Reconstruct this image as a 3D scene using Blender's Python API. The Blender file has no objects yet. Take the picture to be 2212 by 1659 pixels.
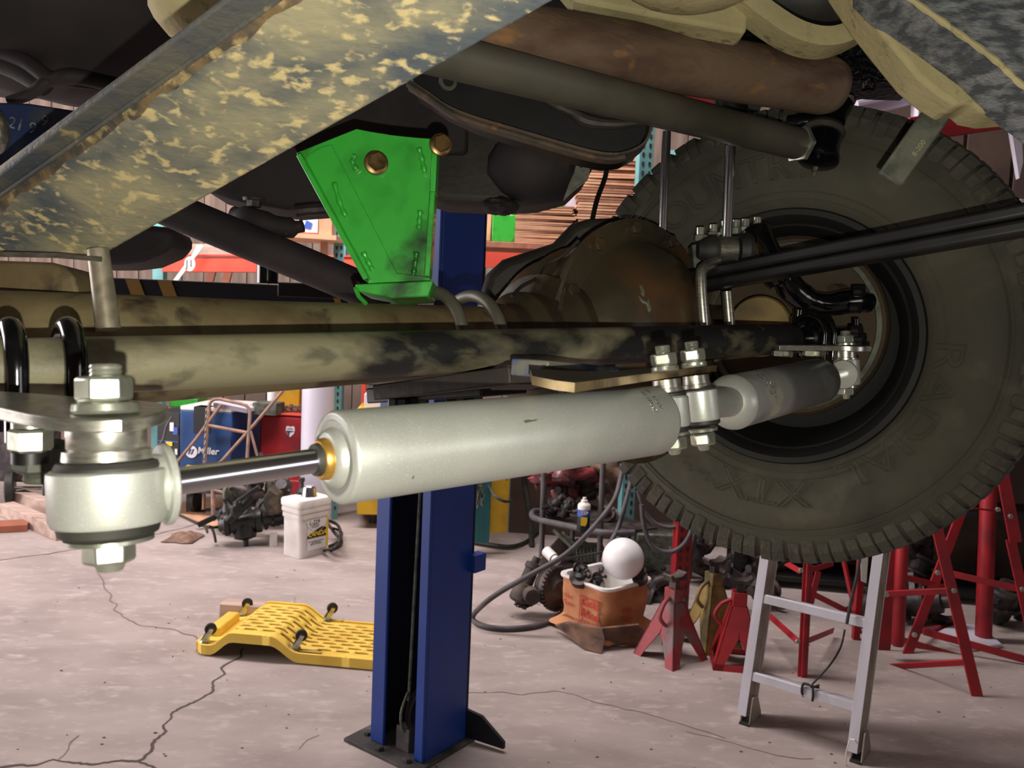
import bpy, bmesh, math, random
from mathutils import Vector as V, Matrix, noise
R = random.Random(7)
D = bpy.data
SC = bpy.context.scene
COL = SC.collection

# ------------------------------------------------------------------ camera, light, exposure
FPX = 1790.0
PITCH, ROLL = math.radians(4.5), math.radians(2.4)
CAM = V((0, 0, 1.45))
fw = V((0, math.cos(PITCH), -math.sin(PITCH)))
r0 = V((1, 0, 0)); u0 = V((0, math.sin(PITCH), math.cos(PITCH)))
rt = r0 * math.cos(ROLL) + u0 * math.sin(ROLL)
up = u0 * math.cos(ROLL) - r0 * math.sin(ROLL)
cd = D.cameras.new('camera'); cam = D.objects.new('camera', cd); COL.objects.link(cam)
cd.sensor_width = 36; cd.lens = FPX / 2212 * 36; cd.clip_start = 0.02
M3 = Matrix((rt, up, -fw)).transposed()
cam.matrix_world = Matrix.Translation(CAM) @ M3.to_4x4()
cd.dof.use_dof = True; cd.dof.focus_distance = 1.15; cd.dof.aperture_fstop = 14
SC.camera = cam
SC.view_settings.view_transform = 'Standard'; SC.view_settings.look = 'None'
SC.view_settings.gamma = 1; SC.view_settings.use_curve_mapping = False
SC.view_settings.exposure = 0.0

w = D.worlds.new('overcast'); SC.world = w; w.use_nodes = True
w.node_tree.nodes['Background'].inputs[0].default_value = (1, .93, .95, 1)
w.node_tree.nodes['Background'].inputs[1].default_value = .6

def lamp(name, kind, loc, power, col, **k):
    l = D.lights.new(name, kind); l.energy = power; l.color = col
    for a, b in k.items(): setattr(l, a, b)
    o = D.objects.new(name, l); COL.objects.link(o); o.location = loc
    return o
# the phone's own flash, just below and right of its lens
flash = lamp('phone_flash', 'POINT', CAM + rt * .014 - up * .046 - fw * .005, 33, (1, .97, .84), shadow_soft_size=.0035)
# daylight from the big open bay door on the left
a = lamp('bay_daylight', 'AREA', (-6.9, 3.3, 1.9), 410, (1, .93, .94), shape='RECTANGLE', size=5.0, size_y=3.4)
a.rotation_euler = (math.radians(90), 0, math.radians(-90))
a = lamp('back_fill_light', 'AREA', (-1.6, 4.2, 4.7), 500, (1, .93, .92), shape='RECTANGLE', size=4.6, size_y=1.0)  # added fill lamp that brightens the back racks and cardboard
a.rotation_euler = (math.radians(42), 0, 0)
a = lamp('rod_streak_light', 'AREA', (4.35, -1.9, 1.75), 24, (.97, .95, 1), shape='RECTANGLE', size=1.9, size_y=1.2)  # unseen source added at the right wall for the chrome rod's streak
a.rotation_euler = (math.radians(90), 0, math.radians(90))
a = lamp('overhead_fill_light', 'AREA', (1.6, 2.7, 4.3), 9, (1, .94, .96), shape='RECTANGLE', size=2.4, size_y=.4)  # weak overhead fill, added to lift the floor at right

def P(x, y, d): return CAM + fw * d + rt * ((x - 1106) / FPX * d) - up * ((y - 829.5) / FPX * d)
def F(x, y, z=0.0):
    v = P(x, y, 1) - CAM
    return CAM + v * ((z - 1.45) / v.z)
def DM(x): return .67 / (1 - .83 * (x - 1106) / FPX)
def TR(x): return 1.0 / (1 - .8 * (x - 1106) / FPX)
def AX(x): return 1.3 / (1 - .8 * (x - 1106) / FPX)

# ------------------------------------------------------------------ materials
def lin(c):
    o = []
    for v in c:
        v /= 255.
        o.append(v / 12.92 if v <= .04045 else ((v + .055) / 1.055) ** 2.4)
    return (*o, 1)
def mat(name, c1, rough=.5, metal=0., c2=None, sc=6, lo=.42, hi=.6, c3=None, sc3=30, lo3=.58, hi3=.64, bump=0, bsc=40, st=(1, 1, 1), coat=0, dist=.3, det=6, grad=0.0):
    m = D.materials.new(name); m.use_nodes = True
    nt = m.node_tree; N = nt.nodes; L = nt.links
    b = N['Principled BSDF']
    b.inputs['Roughness'].default_value = rough; b.inputs['Metallic'].default_value = metal
    b.inputs['Coat Weight'].default_value = coat
    b.inputs['Base Color'].default_value = lin(c1)
    if c2 or c3 or bump:
        tc = N.new('ShaderNodeTexCoord'); mp = N.new('ShaderNodeMapping'); mp.inputs['Scale'].default_value = st
        L.new(tc.outputs['Object'], mp.inputs['Vector'])
    def layer(prev, c, s, l, h, seed):
        n = N.new('ShaderNodeTexNoise'); n.noise_dimensions = '4D'; n.inputs['W'].default_value = seed
        n.inputs['Scale'].default_value = s; n.inputs['Detail'].default_value = det; n.inputs['Distortion'].default_value = dist
        L.new(mp.outputs[0], n.inputs['Vector'])
        rp = N.new('ShaderNodeMapRange'); rp.inputs[1].default_value = l; rp.inputs[2].default_value = h
        src = n.outputs[0]
        if grad and seed == 1.3:   # dust thins out along the part
            sx = N.new('ShaderNodeSeparateXYZ'); L.new(tc.outputs['Object'], sx.inputs[0])
            ma = N.new('ShaderNodeMath'); ma.operation = 'MULTIPLY_ADD'; ma.inputs[1].default_value = -grad
            L.new(sx.outputs[0], ma.inputs[0]); L.new(src, ma.inputs[2]); src = ma.outputs[0]
        L.new(src, rp.inputs[0])
        mx = N.new('ShaderNodeMix'); mx.data_type = 'RGBA'; mx.inputs[7].default_value = lin(c)
        L.new(rp.outputs[0], mx.inputs[0])
        if prev is None: mx.inputs[6].default_value = lin(c1)
        else: L.new(prev, mx.inputs[6])
        return mx.outputs[2]
    p = None
    if c2: p = layer(p, c2, sc, lo, hi, 1.3)
    if c3: p = layer(p, c3, sc3, lo3, hi3, 5.1)
    if p: L.new(p, b.inputs['Base Color'])
    if bump:
        n = N.new('ShaderNodeTexNoise'); n.inputs['Scale'].default_value = bsc; n.inputs['Detail'].default_value = 5
        L.new(mp.outputs[0], n.inputs['Vector'])
        bm = N.new('ShaderNodeBump'); bm.inputs['Strength'].default_value = bump; bm.inputs['Distance'].default_value = .004
        L.new(n.outputs[0], bm.inputs['Height']); L.new(bm.outputs[0], b.inputs['Normal'])
    return m
MT = dict(
 rail=mat('mud_splattered_frame', (74, 80, 84), .75, 0, (144, 137, 108), 9, .40, .62, (190, 172, 124), 64, .54, .64, .4, 90, (1, 1.6, 1.6), det=11),
 rail2=mat('dusty_frame_edge', (62, 66, 70), .7, 0, (92, 88, 76), 16, .42, .66, (146, 132, 90), 40, .62, .70, .5, 120, det=9),
 beige=mat('beige_road_dust', (176, 164, 120), .85, 0, (146, 136, 98), 8, .4, .65, (112, 102, 74), 40, .6, .7, .4, 90),
 felt=mat('grey_undercoat', (70, 74, 78), .9, 0, (128, 130, 130), 34, .42, .6, None, bump=.8, bsc=150, st=(1, 1, 3)),
 tie=mat('black_steel_dusted', (30, 30, 29), .5, .1, (130, 124, 98), 5, .43, .53, (92, 88, 70), 22, .55, .68, .12, 160, (1, 1, 2), grad=.28),
 axle=mat('dirty_axle_tube', (122, 110, 78), .7, .1, (92, 72, 46), 8, .42, .6, (60, 46, 34), 22, .56, .68, .2, 80),
 diff=mat('oily_brown_casting', (70, 61, 44), .34, .1, (50, 44, 33), 6, .4, .62, (104, 72, 44), 6, .52, .74, .15, 60),
 cast=mat('dark_casting', (42, 38, 34), .6, .2, (62, 55, 48), 9, .45, .65, None, bump=.3, bsc=60),
 blk=mat('black_paint', (12, 12, 13), .42, 0, (24, 22, 22), 20, .4, .7),
 gloss=mat('gloss_black_paint', (12, 12, 14), .18, .2, coat=.6),
 dull=mat('dark_underbody', (34, 30, 32), .75, 0, (50, 42, 44), 6, .45, .65, bump=.3, bsc=40),
 pan=mat('floor_pan_black', (16, 15, 15), .8, 0, (28, 26, 24), 8, .4, .7),
 wet=mat('oily_black_underbody', (10, 10, 10), .25, 0, bump=1.0, bsc=90),
 silver=mat('silver_damper_paint', (184, 186, 178), .38, .5, (168, 169, 162), 10, .4, .65, (204, 206, 198), 900, .55, .75, .04, 900),
 silver2=mat('scuffed_grey_damper_paint', (142, 142, 138), .36, .45, (104, 104, 104), 11, .45, .6, (168, 164, 140), 16, .60, .68, st=(1, 1, 1)),
 zinc=mat('zinc_plated_steel', (200, 202, 186), .26, .85, (170, 174, 160), 60, .45, .65),
 steel=mat('machined_steel', (190, 188, 178), .3, .9, (150, 146, 132), 90, .4, .7, st=(1, 1, 4)),
 chrome=mat('chrome', (228, 228, 232), .2, 1),
 brass=mat('brass', (214, 168, 84), .32, .8, (160, 118, 50), 70, .5, .7),
 goldz=mat('yellow_zinc_bolt', (128, 102, 62), .34, .75, (84, 66, 38), 50, .45, .65),
 goldp=mat('cut_steel_plate_edge', (190, 168, 124), .35, .8, (128, 108, 74), 26, .45, .65),
 blued=mat('heat_tinted_steel', (52, 78, 128), .5, .2, (120, 118, 108), 24, .42, .55),
 rub=mat('black_rubber', (30, 29, 26), .6, 0, (46, 44, 38), 30, .4, .6),
 green=mat('bright_green_paint', (58, 172, 58), .3, 0, (44, 140, 46), 16, .5, .7, (26, 46, 26), 11, .57, .72, .08, 60, coat=.3, det=10),
 rust=mat('rusty_pipe', (112, 92, 74), .75, .1, (84, 62, 48), 8, .40, .60, (146, 104, 62), 18, .60, .72, .35, 70, (1, 1, 2.5), det=10),
 grey=mat('grey_steel_tube', (98, 94, 82), .5, .3, (78, 76, 64), 9, .4, .65, (112, 90, 52), 30, .66, .72),
 rustlip=mat('rusty_lip', (84, 70, 54), .7, .1, (54, 48, 42), 22, .42, .6, (112, 80, 50), 50, .6, .68, .3, 90),
 bar=mat('grey_strap', (104, 106, 94), .6, .3, (74, 76, 66), 30, .42, .6, bump=.2, bsc=80),
 tyre=mat('dusty_tyre_rubber', (74, 71, 58), .85, 0, (56, 54, 46), 5, .4, .65, (86, 82, 68), 18, .55, .75, .15, 120),
 tread=mat('tread_rubber', (74, 71, 60), .9, 0, (54, 52, 45), 12, .4, .6, (84, 78, 66), 60, .55, .7, .5, 150),
 rim=mat('black_rim', (13, 13, 13), .7, 0, (26, 24, 20), 9, .45, .65, bump=.2, bsc=60),
 drum=mat('dusty_backing_plate', (76, 60, 38), .8, 0, (50, 42, 30), 8, .4, .65, bump=.2, bsc=60),
 rotor=mat('yellow_brown_rotor', (128, 106, 58), .55, .2, (84, 66, 40), 14, .45, .65),
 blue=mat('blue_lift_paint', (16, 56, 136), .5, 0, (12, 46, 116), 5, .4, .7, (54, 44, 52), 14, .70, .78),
 bluedk=mat('lift_dark_blue', (16, 20, 34), .6, 0, (10, 12, 20), 6, .4, .7),  # shade inside the column put into a darker blue; arm and carriage share it
 base=mat('dusty_base_plate', (86, 80, 78), .8, .1, (54, 50, 50), 10, .42, .6, bump=.2, bsc=60),
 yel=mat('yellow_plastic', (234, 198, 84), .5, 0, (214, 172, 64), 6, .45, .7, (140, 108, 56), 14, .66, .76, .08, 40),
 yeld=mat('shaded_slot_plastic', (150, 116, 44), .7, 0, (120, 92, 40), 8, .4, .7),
 yelp=mat('yellow_machine_paint', (200, 158, 34), .5, 0, (168, 128, 30), 7, .45, .65, (110, 84, 34), 22, .64, .72),
 teal=mat('teal_machine_paint', (16, 92, 98), .5),
 tealr=mat('teal_rack_paint', (112, 168, 168), .55, 0, (90, 140, 142), 8, .4, .7),
 white=mat('white_plastic', (226, 222, 218), .45, 0, (204, 196, 190), 8, .45, .7, (150, 134, 122), 60, .68, .74),
 globe=mat('white_globe', (236, 234, 236), .4, 0, (216, 212, 212), 8, .55, .7),
 lav=mat('white_pipe', (205, 200, 214), .5, 0, (190, 184, 196), 3, .4, .7),
 red=mat('red_paint', (158, 26, 36), .5, 0, (124, 22, 30), 6, .45, .65, (84, 40, 40), 26, .66, .74),
 redo=mat('orange_red_rack_paint', (214, 82, 62), .5, 0, (196, 66, 52), 4, .4, .7),
 reds=mat('scuffed_red_paint', (142, 46, 52), .6, 0, (112, 92, 92), 9, .5, .62, (90, 60, 52), 26, .6, .7),
 yels=mat('worn_yellow_paint', (140, 116, 62), .7, 0, (90, 78, 50), 11, .45, .65),
 alu=mat('ladder_aluminium', (214, 210, 220), .45, .25, (190, 184, 188), 8, .4, .7, st=(1, 1, .3)),
 aluw=mat('dusty_aluminium_web', (168, 156, 148), .5, .2, (138, 124, 114), 10, .4, .65),
 pipe=mat('rusty_tan_tube', (164, 128, 110), .65, .1, (128, 104, 94), 10, .42, .62),
 wood=mat('weathered_wood', (188, 164, 152), .85, 0, (158, 132, 120), 3, .4, .65, (120, 98, 90), 6, .66, .74, .3, 30, (1, 6, 6)),
 woodr=mat('reddish_board', (156, 92, 68), .8, 0, (120, 70, 54), 5, .4, .65, bump=.3, bsc=30),
 plank=mat('wall_plank', (126, 108, 98), .9, 0, (98, 82, 72), 3, .4, .65, bump=.3, bsc=20, st=(4, 4, .5)),
 wallr=mat('brown_wall_panel', (84, 66, 56), .9, 0, (66, 52, 46), 3, .4, .65),
 cardb=mat('cardboard', (206, 158, 124), .85, 0, (184, 132, 102), 9, .4, .65),
 cardd=mat('cardboard_edge_dark', (158, 108, 84), .85, 0, (134, 90, 70), 20, .4, .65),
 paper=mat('brown_paper_bag', (196, 134, 92), .8, 0, (168, 108, 74), 6, .42, .62, (120, 82, 62), 14, .64, .74, .5, 30),
 paperd=mat('soiled_paper', (128, 96, 78), .85, 0, (84, 64, 54), 9, .42, .62, bump=.6, bsc=30),
 print=mat('red_print', (190, 62, 48), .8),
 mblue=mat('welder_blue', (24, 66, 120), .5, 0, (20, 54, 98), 5, .4, .7),
 ink=mat('black_print', (24, 24, 26), .6),
 inkw=mat('white_print', (225, 220, 220), .6),
 inky=mat('yellow_print', (236, 196, 40), .6),
 inkr=mat('crimson_print', (190, 40, 50), .6),
 inkp=mat('purple_print', (84, 60, 120), .6),
 inkb=mat('blue_print', (50, 84, 170), .6),
 junk=mat('greasy_part', (44, 40, 42), .5, .3, (78, 66, 62), 16, .45, .62, bump=.4, bsc=60),
 junk2=mat('dusty_greasy_part', (92, 78, 72), .7, .2, (58, 50, 48), 12, .42, .6, bump=.4, bsc=60),
 plas=mat('crumpled_red_plastic', (150, 66, 70), .3, 0, (84, 48, 50), 9, .42, .6, bump=.8, bsc=20),
 hose=mat('grey_rubber_hose', (84, 78, 82), .6, 0, (64, 58, 60), 12, .4, .6),
 rag=mat('brown_rag', (134, 106, 90), .95, 0, (104, 80, 68), 20, .4, .6, bump=.6, bsc=60),
 crack=mat('dark_crack', (84, 70, 67), .95),
 crackl=mat('faint_crack', (122, 106, 102), .95),
 haz=mat('hazard_yellow', (176, 140, 70), .6),
 canb=mat('spray_can_label', (30, 34, 40), .35),
)
mfl = mat('concrete_floor', (168, 154, 149), .82, 0, (146, 132, 128), 2.2, .36, .66, (184, 170, 165), 15, .52, .80, .35, 26, (1, 2.2, 1), det=12, dist=.25)
_nt = mfl.node_tree
MT['floor'] = mfl

# ------------------------------------------------------------------ geometry builder
def perp(a):
    a = a.normalized()
    b = V((0, 0, 1)) if abs(a.z) < .9 else V((1, 0, 0))
    x = a.cross(b).normalized()
    return x, a.cross(x).normalized()
class G:
    def __init__(s): s.v = []; s.f = []; s.m = []; s.mi = 0
    def add(s, vs, fs):
        n = len(s.v); s.v += [V(q) for q in vs]
        s.f += [tuple(i + n for i in f) for f in fs]; s.m += [s.mi] * len(fs); return s
    def hull8(s, q):   # 8 corners: bottom 4 then top 4
        return s.add(q, [(3, 2, 1, 0), (4, 5, 6, 7), (0, 1, 5, 4), (1, 2, 6, 5), (2, 3, 7, 6), (3, 0, 4, 7)])
    def box(s, c, sx, sy, sz, yaw=0, tilt=None):
        c = V(c); m = Matrix.Rotation(yaw, 3, 'Z')
        if tilt is not None: m = m @ tilt
        q = [c + m @ V((a * sx / 2, b * sy / 2, e * sz / 2)) for e in (-1, 1) for a, b in ((-1, -1), (1, -1), (1, 1), (-1, 1))]
        return s.hull8(q)
    def beam(s, p0, p1, wd, ht, upv=None, w2=None, h2=None):   # wd across, ht along upv
        p0 = V(p0); p1 = V(p1); a = (p1 - p0).normalized()
        u = V(upv) if upv else V((0, 0, 1))
        x = a.cross(u)
        if x.length < 1e-4: x = V((1, 0, 0))
        x.normalize(); u = x.cross(a).normalized()
        w2 = wd if w2 is None else w2; h2 = ht if h2 is None else h2
        q = [p0 + x * (i * wd / 2) + u * (j * ht / 2) for i, j in ((-1, -1), (1, -1), (1, 1), (-1, 1))]
        q += [p1 + x * (i * w2 / 2) + u * (j * h2 / 2) for i, j in ((-1, -1), (1, -1), (1, 1), (-1, 1))]
        return s.hull8(q)
    def lathe(s, p, ax, prof, n=32, x=None, squash=1.0, cap=True):
        p = V(p); ax = V(ax).normalized(); X, Y = perp(ax)
        if x is not None:
            X = (V(x) - ax * V(x).dot(ax)).normalized(); Y = ax.cross(X)
        vs = []; fs = []
        for t, r in prof:
            for k in range(n):
                an = 2 * math.pi * k / n
                vs.append(p + ax * t + X * (r * math.cos(an)) + Y * (r * squash * math.sin(an)))
        for i in range(len(prof) - 1):
            for k in range(n):
                k2 = (k + 1) % n
                fs.append((i * n + k, i * n + k2, (i + 1) * n + k2, (i + 1) * n + k))
        if cap and prof[0][1] > 0: fs.append(tuple(range(n - 1, -1, -1)))
        if cap and prof[-1][1] > 0: fs.append(tuple(range((len(prof) - 1) * n, len(prof) * n)))
        return s.add(vs, fs)
    def cyl(s, p0, p1, r, r1=None, n=24, ch=0):
        p0 = V(p0); p1 = V(p1); L = (p1 - p0).length; r1 = r if r1 is None else r1
        pr = [(0, r), (L, r1)] if not ch else [(0, r - ch), (ch, r), (L - ch, r1), (L, r1 - ch)]
        return s.lathe(p0, p1 - p0, pr, n)
    def hexn(s, p, ax, rad, h, x=None):
        return s.lathe(p, ax, [(0, rad * .88), (h * .12, rad), (h * .88, rad), (h, rad * .88)], 6, x)
    def tube(s, pts, r, n=12, sm=0, closed=False):
        pts = [V(q) for q in pts]
        if sm: pts = spline(pts, sm)
        rr = r if isinstance(r, (list, tuple)) else [r] * len(pts)
        if len(rr) != len(pts):
            rr = [rr[min(len(rr) - 1, int(i / (len(pts) - 1) * (len(rr) - 1) + .5))] for i in range(len(pts))]
        t = (pts[1] - pts[0]).normalized(); X, Y = perp(t); vs = []; fs = []
        for i, q in enumerate(pts):
            if i == 0: t2 = pts[1] - pts[0]
            elif i == len(pts) - 1: t2 = pts[-1] - pts[-2]
            else: t2 = (pts[i + 1] - pts[i - 1])
            t2 = t2.normalized(); X = (X - t2 * X.dot(t2)).normalized(); Y = t2.cross(X)
            for k in range(n):
                an = 2 * math.pi * k / n
                vs.append(q + X * (rr[i] * math.cos(an)) + Y * (rr[i] * math.sin(an)))
        for i in range(len(pts) - 1):
            for k in range(n):
                k2 = (k + 1) % n; fs.append((i * n + k, i * n + k2, (i + 1) * n + k2, (i + 1) * n + k))
        fs.append(tuple(range(n - 1, -1, -1))); fs.append(tuple(range((len(pts) - 1) * n, len(pts) * n)))
        return s.add(vs, fs)
    def prism(s, pts, vec):
        n = len(pts); vec = V(vec); pts = [V(q) for q in pts]
        vs = pts + [q + vec for q in pts]
        fs = [tuple(range(n - 1, -1, -1)), tuple(range(n, 2 * n))] + [(i, (i + 1) % n, (i + 1) % n + n, i + n) for i in range(n)]
        return s.add(vs, fs)
    def ball(s, c, rx, ry=None, rz=None, m=None, nu=20, nv=12, jit=0, seed=0):
        c = V(c); ry = rx if ry is None else ry; rz = rx if rz is None else rz
        vs = []; fs = []
        for i in range(nv + 1):
            th = math.pi * i / nv
            for k in range(nu):
                ph = 2 * math.pi * k / nu
                q = V((math.sin(th) * math.cos(ph), math.sin(th) * math.sin(ph), math.cos(th)))
                if jit: q *= 1 + jit * noise.noise(q * 2.2 + V((seed, 0, 0)))
                q = V((q.x * rx, q.y * ry, q.z * rz))
                if m is not None: q = m @ q
                vs.append(c + q)
        for i in range(nv):
            for k in range(nu):
                k2 = (k + 1) % nu; fs.append((i * nu + k, (i + 1) * nu + k, (i + 1) * nu + k2, i * nu + k2))
        return s.add(vs, fs)
    def build(s, name, m, parent=None, bevel=0, smooth=35, seg=2, **props):
        me = D.meshes.new(name)
        if parent is None:
            xs = [q.x for q in s.v]; ys = [q.y for q in s.v]; zs = [q.z for q in s.v]
            o0 = V(((min(xs) + max(xs)) / 2, (min(ys) + max(ys)) / 2, min(zs)))
        else:
            o0 = V((0, 0, 0)); p = parent
            while p: o0 += p.location; p = p.parent
        me.from_pydata([q - o0 for q in s.v], [], s.f)
        ms = m if isinstance(m, (list, tuple)) else [m]
        for q in ms: me.materials.append(MT[q] if isinstance(q, str) else q)
        if len(ms) > 1: me.polygons.foreach_set('material_index', s.m)
        b = bmesh.new(); b.from_mesh(me); bmesh.ops.remove_doubles(b, verts=b.verts, dist=1e-6)
        bmesh.ops.recalc_face_normals(b, faces=b.faces); b.to_mesh(me); b.free()
        if smooth:
            me.polygons.foreach_set('use_smooth', [True] * len(me.polygons))
            me.set_sharp_from_angle(angle=math.radians(smooth))
        me.update()
        o = D.objects.new(name, me); COL.objects.link(o)
        if parent is None: o.location = o0
        else: o.parent = parent
        if bevel:
            md = o.modifiers.new('bevel', 'BEVEL'); md.width = bevel; md.segments = seg; md.limit_method = 'ANGLE'; md.angle_limit = math.radians(40)
        for k, q in props.items(): o[k] = q
        return o
def ribbon(g, pts, hw, hh, wv):
    """continuous rectangular strip along pts; hw half-width along wv, hh half-thickness"""
    vs = []; wv = V(wv).normalized()
    for i, p in enumerate(pts):
        t = (pts[min(i + 1, len(pts) - 1)] - pts[max(i - 1, 0)]).normalized(); n = t.cross(wv).normalized()
        vs += [p + wv * a * hw + n * b * hh for a, b in ((-1, -1), (1, -1), (1, 1), (-1, 1))]
    fs = [(3, 2, 1, 0)]; m = len(pts)
    for i in range(m - 1):
        for k in range(4): k2 = (k + 1) % 4; fs.append((i * 4 + k, i * 4 + k2, i * 4 + 4 + k2, i * 4 + 4 + k))
    b = (m - 1) * 4; fs.append((b, b + 1, b + 2, b + 3)); return g.add(vs, fs)
def spline(p, k):
    out = []
    for i in range(len(p) - 1):
        a = p[max(i - 1, 0)]; b = p[i]; c = p[i + 1]; d = p[min(i + 2, len(p) - 1)]
        for j in range(k):
            t = j / k
            out.append(.5 * ((2 * b) + (c - a) * t + (2 * a - 5 * b + 4 * c - d) * t * t + (3 * b - a - 3 * c + d) * t ** 3))
    out.append(p[-1]); return out
def carpart(g, p, s, seed, sq=1.0):
    """a stepped casting: turned body, flange with bolts, side pipe, lug"""
    q = random.Random(seed * 13 + 5); p = V(p)
    ax = V((q.uniform(-1, 1), q.uniform(-.9, .2), q.uniform(-.3, 1.0) * sq)).normalized(); X, Y = perp(ax)
    pr = [(-s * 1.1, s * .30), (-s * .8, s * .36), (-s * .78, s * .62), (-s * .66, s * .66), (-s * .6, s * .5), (-s * .1, s * .56), (-s * .06, s * .72), (s * .06, s * .74), (s * .1, s * .5), (s * .6, s * .42), (s * .64, s * .26), (s * 1.1, s * .24), (s * 1.12, s * .14)]
    g.lathe(p, ax, pr, 22)
    for k in range(5):
        a = k * 1.257; g.hexn(p + X * (s * .62 * math.cos(a)) + Y * (s * .62 * math.sin(a)) + ax * s * .05, ax, s * .1, s * .1)
    b = (X * q.uniform(-1, 1) + Y * q.uniform(-1, 1)).normalized()
    g.tube([p, p + b * s * .7, p + b * s * 1.1 + ax * s * .4, p + b * s * 1.15 + ax * s * .8], [s * .26, s * .24, s * .2, s * .2], 12, sm=3)
    c = (X * q.uniform(-1, 1) - b * .6).normalized(); g.beam(p - ax * s * .4, p - ax * s * .4 + c * s * 1.1, s * .3, s * .22, ax, w2=s * .16); g.lathe(p - ax * s * .52 + c * s * 1.1, ax, [(0, s * .2), (s * .24, s * .2)], 14)
    return g
from mathutils.bvhtree import BVHTree
def hit(g, x, y):
    """where the sight line of photo point x, y meets the built shape g: (point, normal)"""
    b = BVHTree.FromPolygons([tuple(q) for q in g.v], g.f); d_ = (P(x, y, 1) - CAM).normalized()
    p, n, *_ = b.ray_cast(CAM, d_); 
    if n is not None and n.dot(d_) > 0: n = -n
    return p, n
def patch(g, src, pts, lift=.0006):
    q = [hit(src, x, y) for x, y in pts]
    if any(p is None for p, n in q): return g
    return g.prism([p - n * .001 for p, n in q], sum((n for p, n in q), V()) / len(q) * (lift + .001))
def thing(name, label, cat, loc, group=None):
    o = D.objects.new(name, None); COL.objects.link(o); o.location = V(loc); o.empty_display_size = .05
    return tag(o, label, cat, group)
def tag(o, label, cat, group=None):
    o['label'] = label; o['category'] = cat
    if group: o['group'] = group
    return o
def dup(root, loc, rotz=0, label=None):
    r = root.copy(); COL.objects.link(r); r.location = V(loc); r.rotation_euler = (0, 0, rotz)
    if label: r['label'] = label
    for ch in list(root.children):
        c = ch.copy(); COL.objects.link(c); c.parent = r
        for g in ch.children:
            e = g.copy(); COL.objects.link(e); e.parent = c
    return r
def text(s, fn, size=1, depth=0, outline=0, name='lettering', m='ink', parent=None, bold=0, shear=0, **props):
    """mesh letters; fn maps flat (x, y, z) of the lettering (origin at its centre) to the world"""
    c = D.curves.new('t', 'FONT'); c.body = s; c.size = size; c.align_x = 'CENTER'; c.align_y = 'CENTER'; c.shear = shear
    c.resolution_u = 3
    if outline: c.fill_mode = 'NONE'; c.bevel_depth = outline; c.bevel_resolution = 0
    else: c.extrude = depth; c.offset = bold
    o = D.objects.new('t', c); COL.objects.link(o)
    dg = bpy.context.evaluated_depsgraph_get(); me = o.evaluated_get(dg).to_mesh()
    g = G(); g.add([fn(v.co.x, v.co.y, v.co.z) for v in me.vertices], [tuple(p.vertices) for p in me.polygons])
    o.evaluated_get(dg).to_mesh_clear(); D.objects.remove(o); D.curves.remove(c)
    return g.build(name, m, parent, smooth=0, **props)
def planar(c, X, Y):
    X = V(X).normalized(); Y = V(Y); Y = (Y - X * Y.dot(X)).normalized(); N = X.cross(Y); c = V(c)
    return lambda x, y, z: c + X * x + Y * y + N * z
def axes(p0, p1):   # unit vectors: along, side, up for objects resting on the floor
    a = (V(p1) - V(p0)); a.z = 0; a.normalize(); return a, V((-a.y, a.x, 0))
UZ = V((0, 0, 1))
def stk(g, top, bot, d, prof, n=32, d1=None, hexr=None):
    """turned stack along a pin: prof in pixels (y, radius) at depth d"""
    a = P(*top, d); b = P(*bot, d if d1 is None else d1); ax = (b - a); L = ax.length; ax.normalize()
    k = L / (bot[1] - top[1]); s = d / FPX
    return g.lathe(a, ax, [((y - top[1]) * k, r * s) for y, r in prof], n)

# ------------------------------------------------------------------ room
g = G(); g.box((-1.5, 2.6, -.05), 12, 11, .1); floor = g.build('floor', 'floor', kind='structure', smooth=0)
def crack(pts, wd, m, z=.0012):
    q = []
    pts = spline([F(x, y) for x, y in pts], 8)
    l = []; r = []
    for i, p in enumerate(pts):
        t = (pts[min(i + 1, len(pts) - 1)] - pts[max(i - 1, 0)]).normalized(); n = V((-t.y, t.x, 0))
        j = noise.noise(V((p.x * 14, p.y * 14, 5))) * wd * 2.2 + R.uniform(-.25, .25) * wd; ww = wd * (.75 + .5 * noise.noise(V((p.x * 9, p.y * 9, 1)))) * (1 if 0 < i < len(pts) - 1 else .1)
        l.append(p + n * (j + ww / 2) + UZ * z); r.append(p + n * (j - ww / 2) + UZ * z)
    g = G(); n = len(l)
    g.add(l + r, [(i, i + 1, n + i + 1, n + i) for i in range(n - 1)])
    return g.build('crack', m, floor, smooth=0)
crack([(-40, 1662), (60, 1652), (140, 1645), (200, 1652), (262, 1645), (305, 1640), (335, 1606), (358, 1580), (362, 1552), (385, 1530), (425, 1512), (462, 1482), (480, 1450), (505, 1425), (530, 1400)], .013, 'crack')
crack([(212, 1235), (232, 1278), (252, 1312), (262, 1330), (300, 1350), (350, 1358), (395, 1368), (430, 1380)], .010, 'crackl')
crack([(-30, 1214), (60, 1202), (150, 1190), (240, 1173), (330, 1156), (440, 1128)], .012, 'crack')
crack([(1005, 1500), (1060, 1496), (1130, 1500), (1210, 1494), (1290, 1518), (1390, 1540), (1480, 1568), (1570, 1596)], .006, 'crackl')
crack([(126, 1642), (150, 1615), (172, 1588)], .007, 'crackl')
crack([(300, 1643), (330, 1655), (350, 1680)], .010, 'crack')
crack([(645, 1620), (665, 1600), (690, 1588)], .004, 'crackl')
crack([(700, 1360), (640, 1305), (636, 1290)], .004, 'crackl')
crack([(1480, 1580), (1560, 1600), (1680, 1632), (1760, 1640)], .004, 'crackl')
g = G(); rr = random.Random(3)
for i in range(150):
    x = rr.uniform(-60, 2250); y = rr.uniform(1218, 1680); p = F(x, y); s = rr.uniform(.0015, .005)
    g.ball(p + UZ * s * .4, s * rr.uniform(.8, 1.8), s, s * .5, nu=5, nv=4, jit=.4, seed=i)
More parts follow.
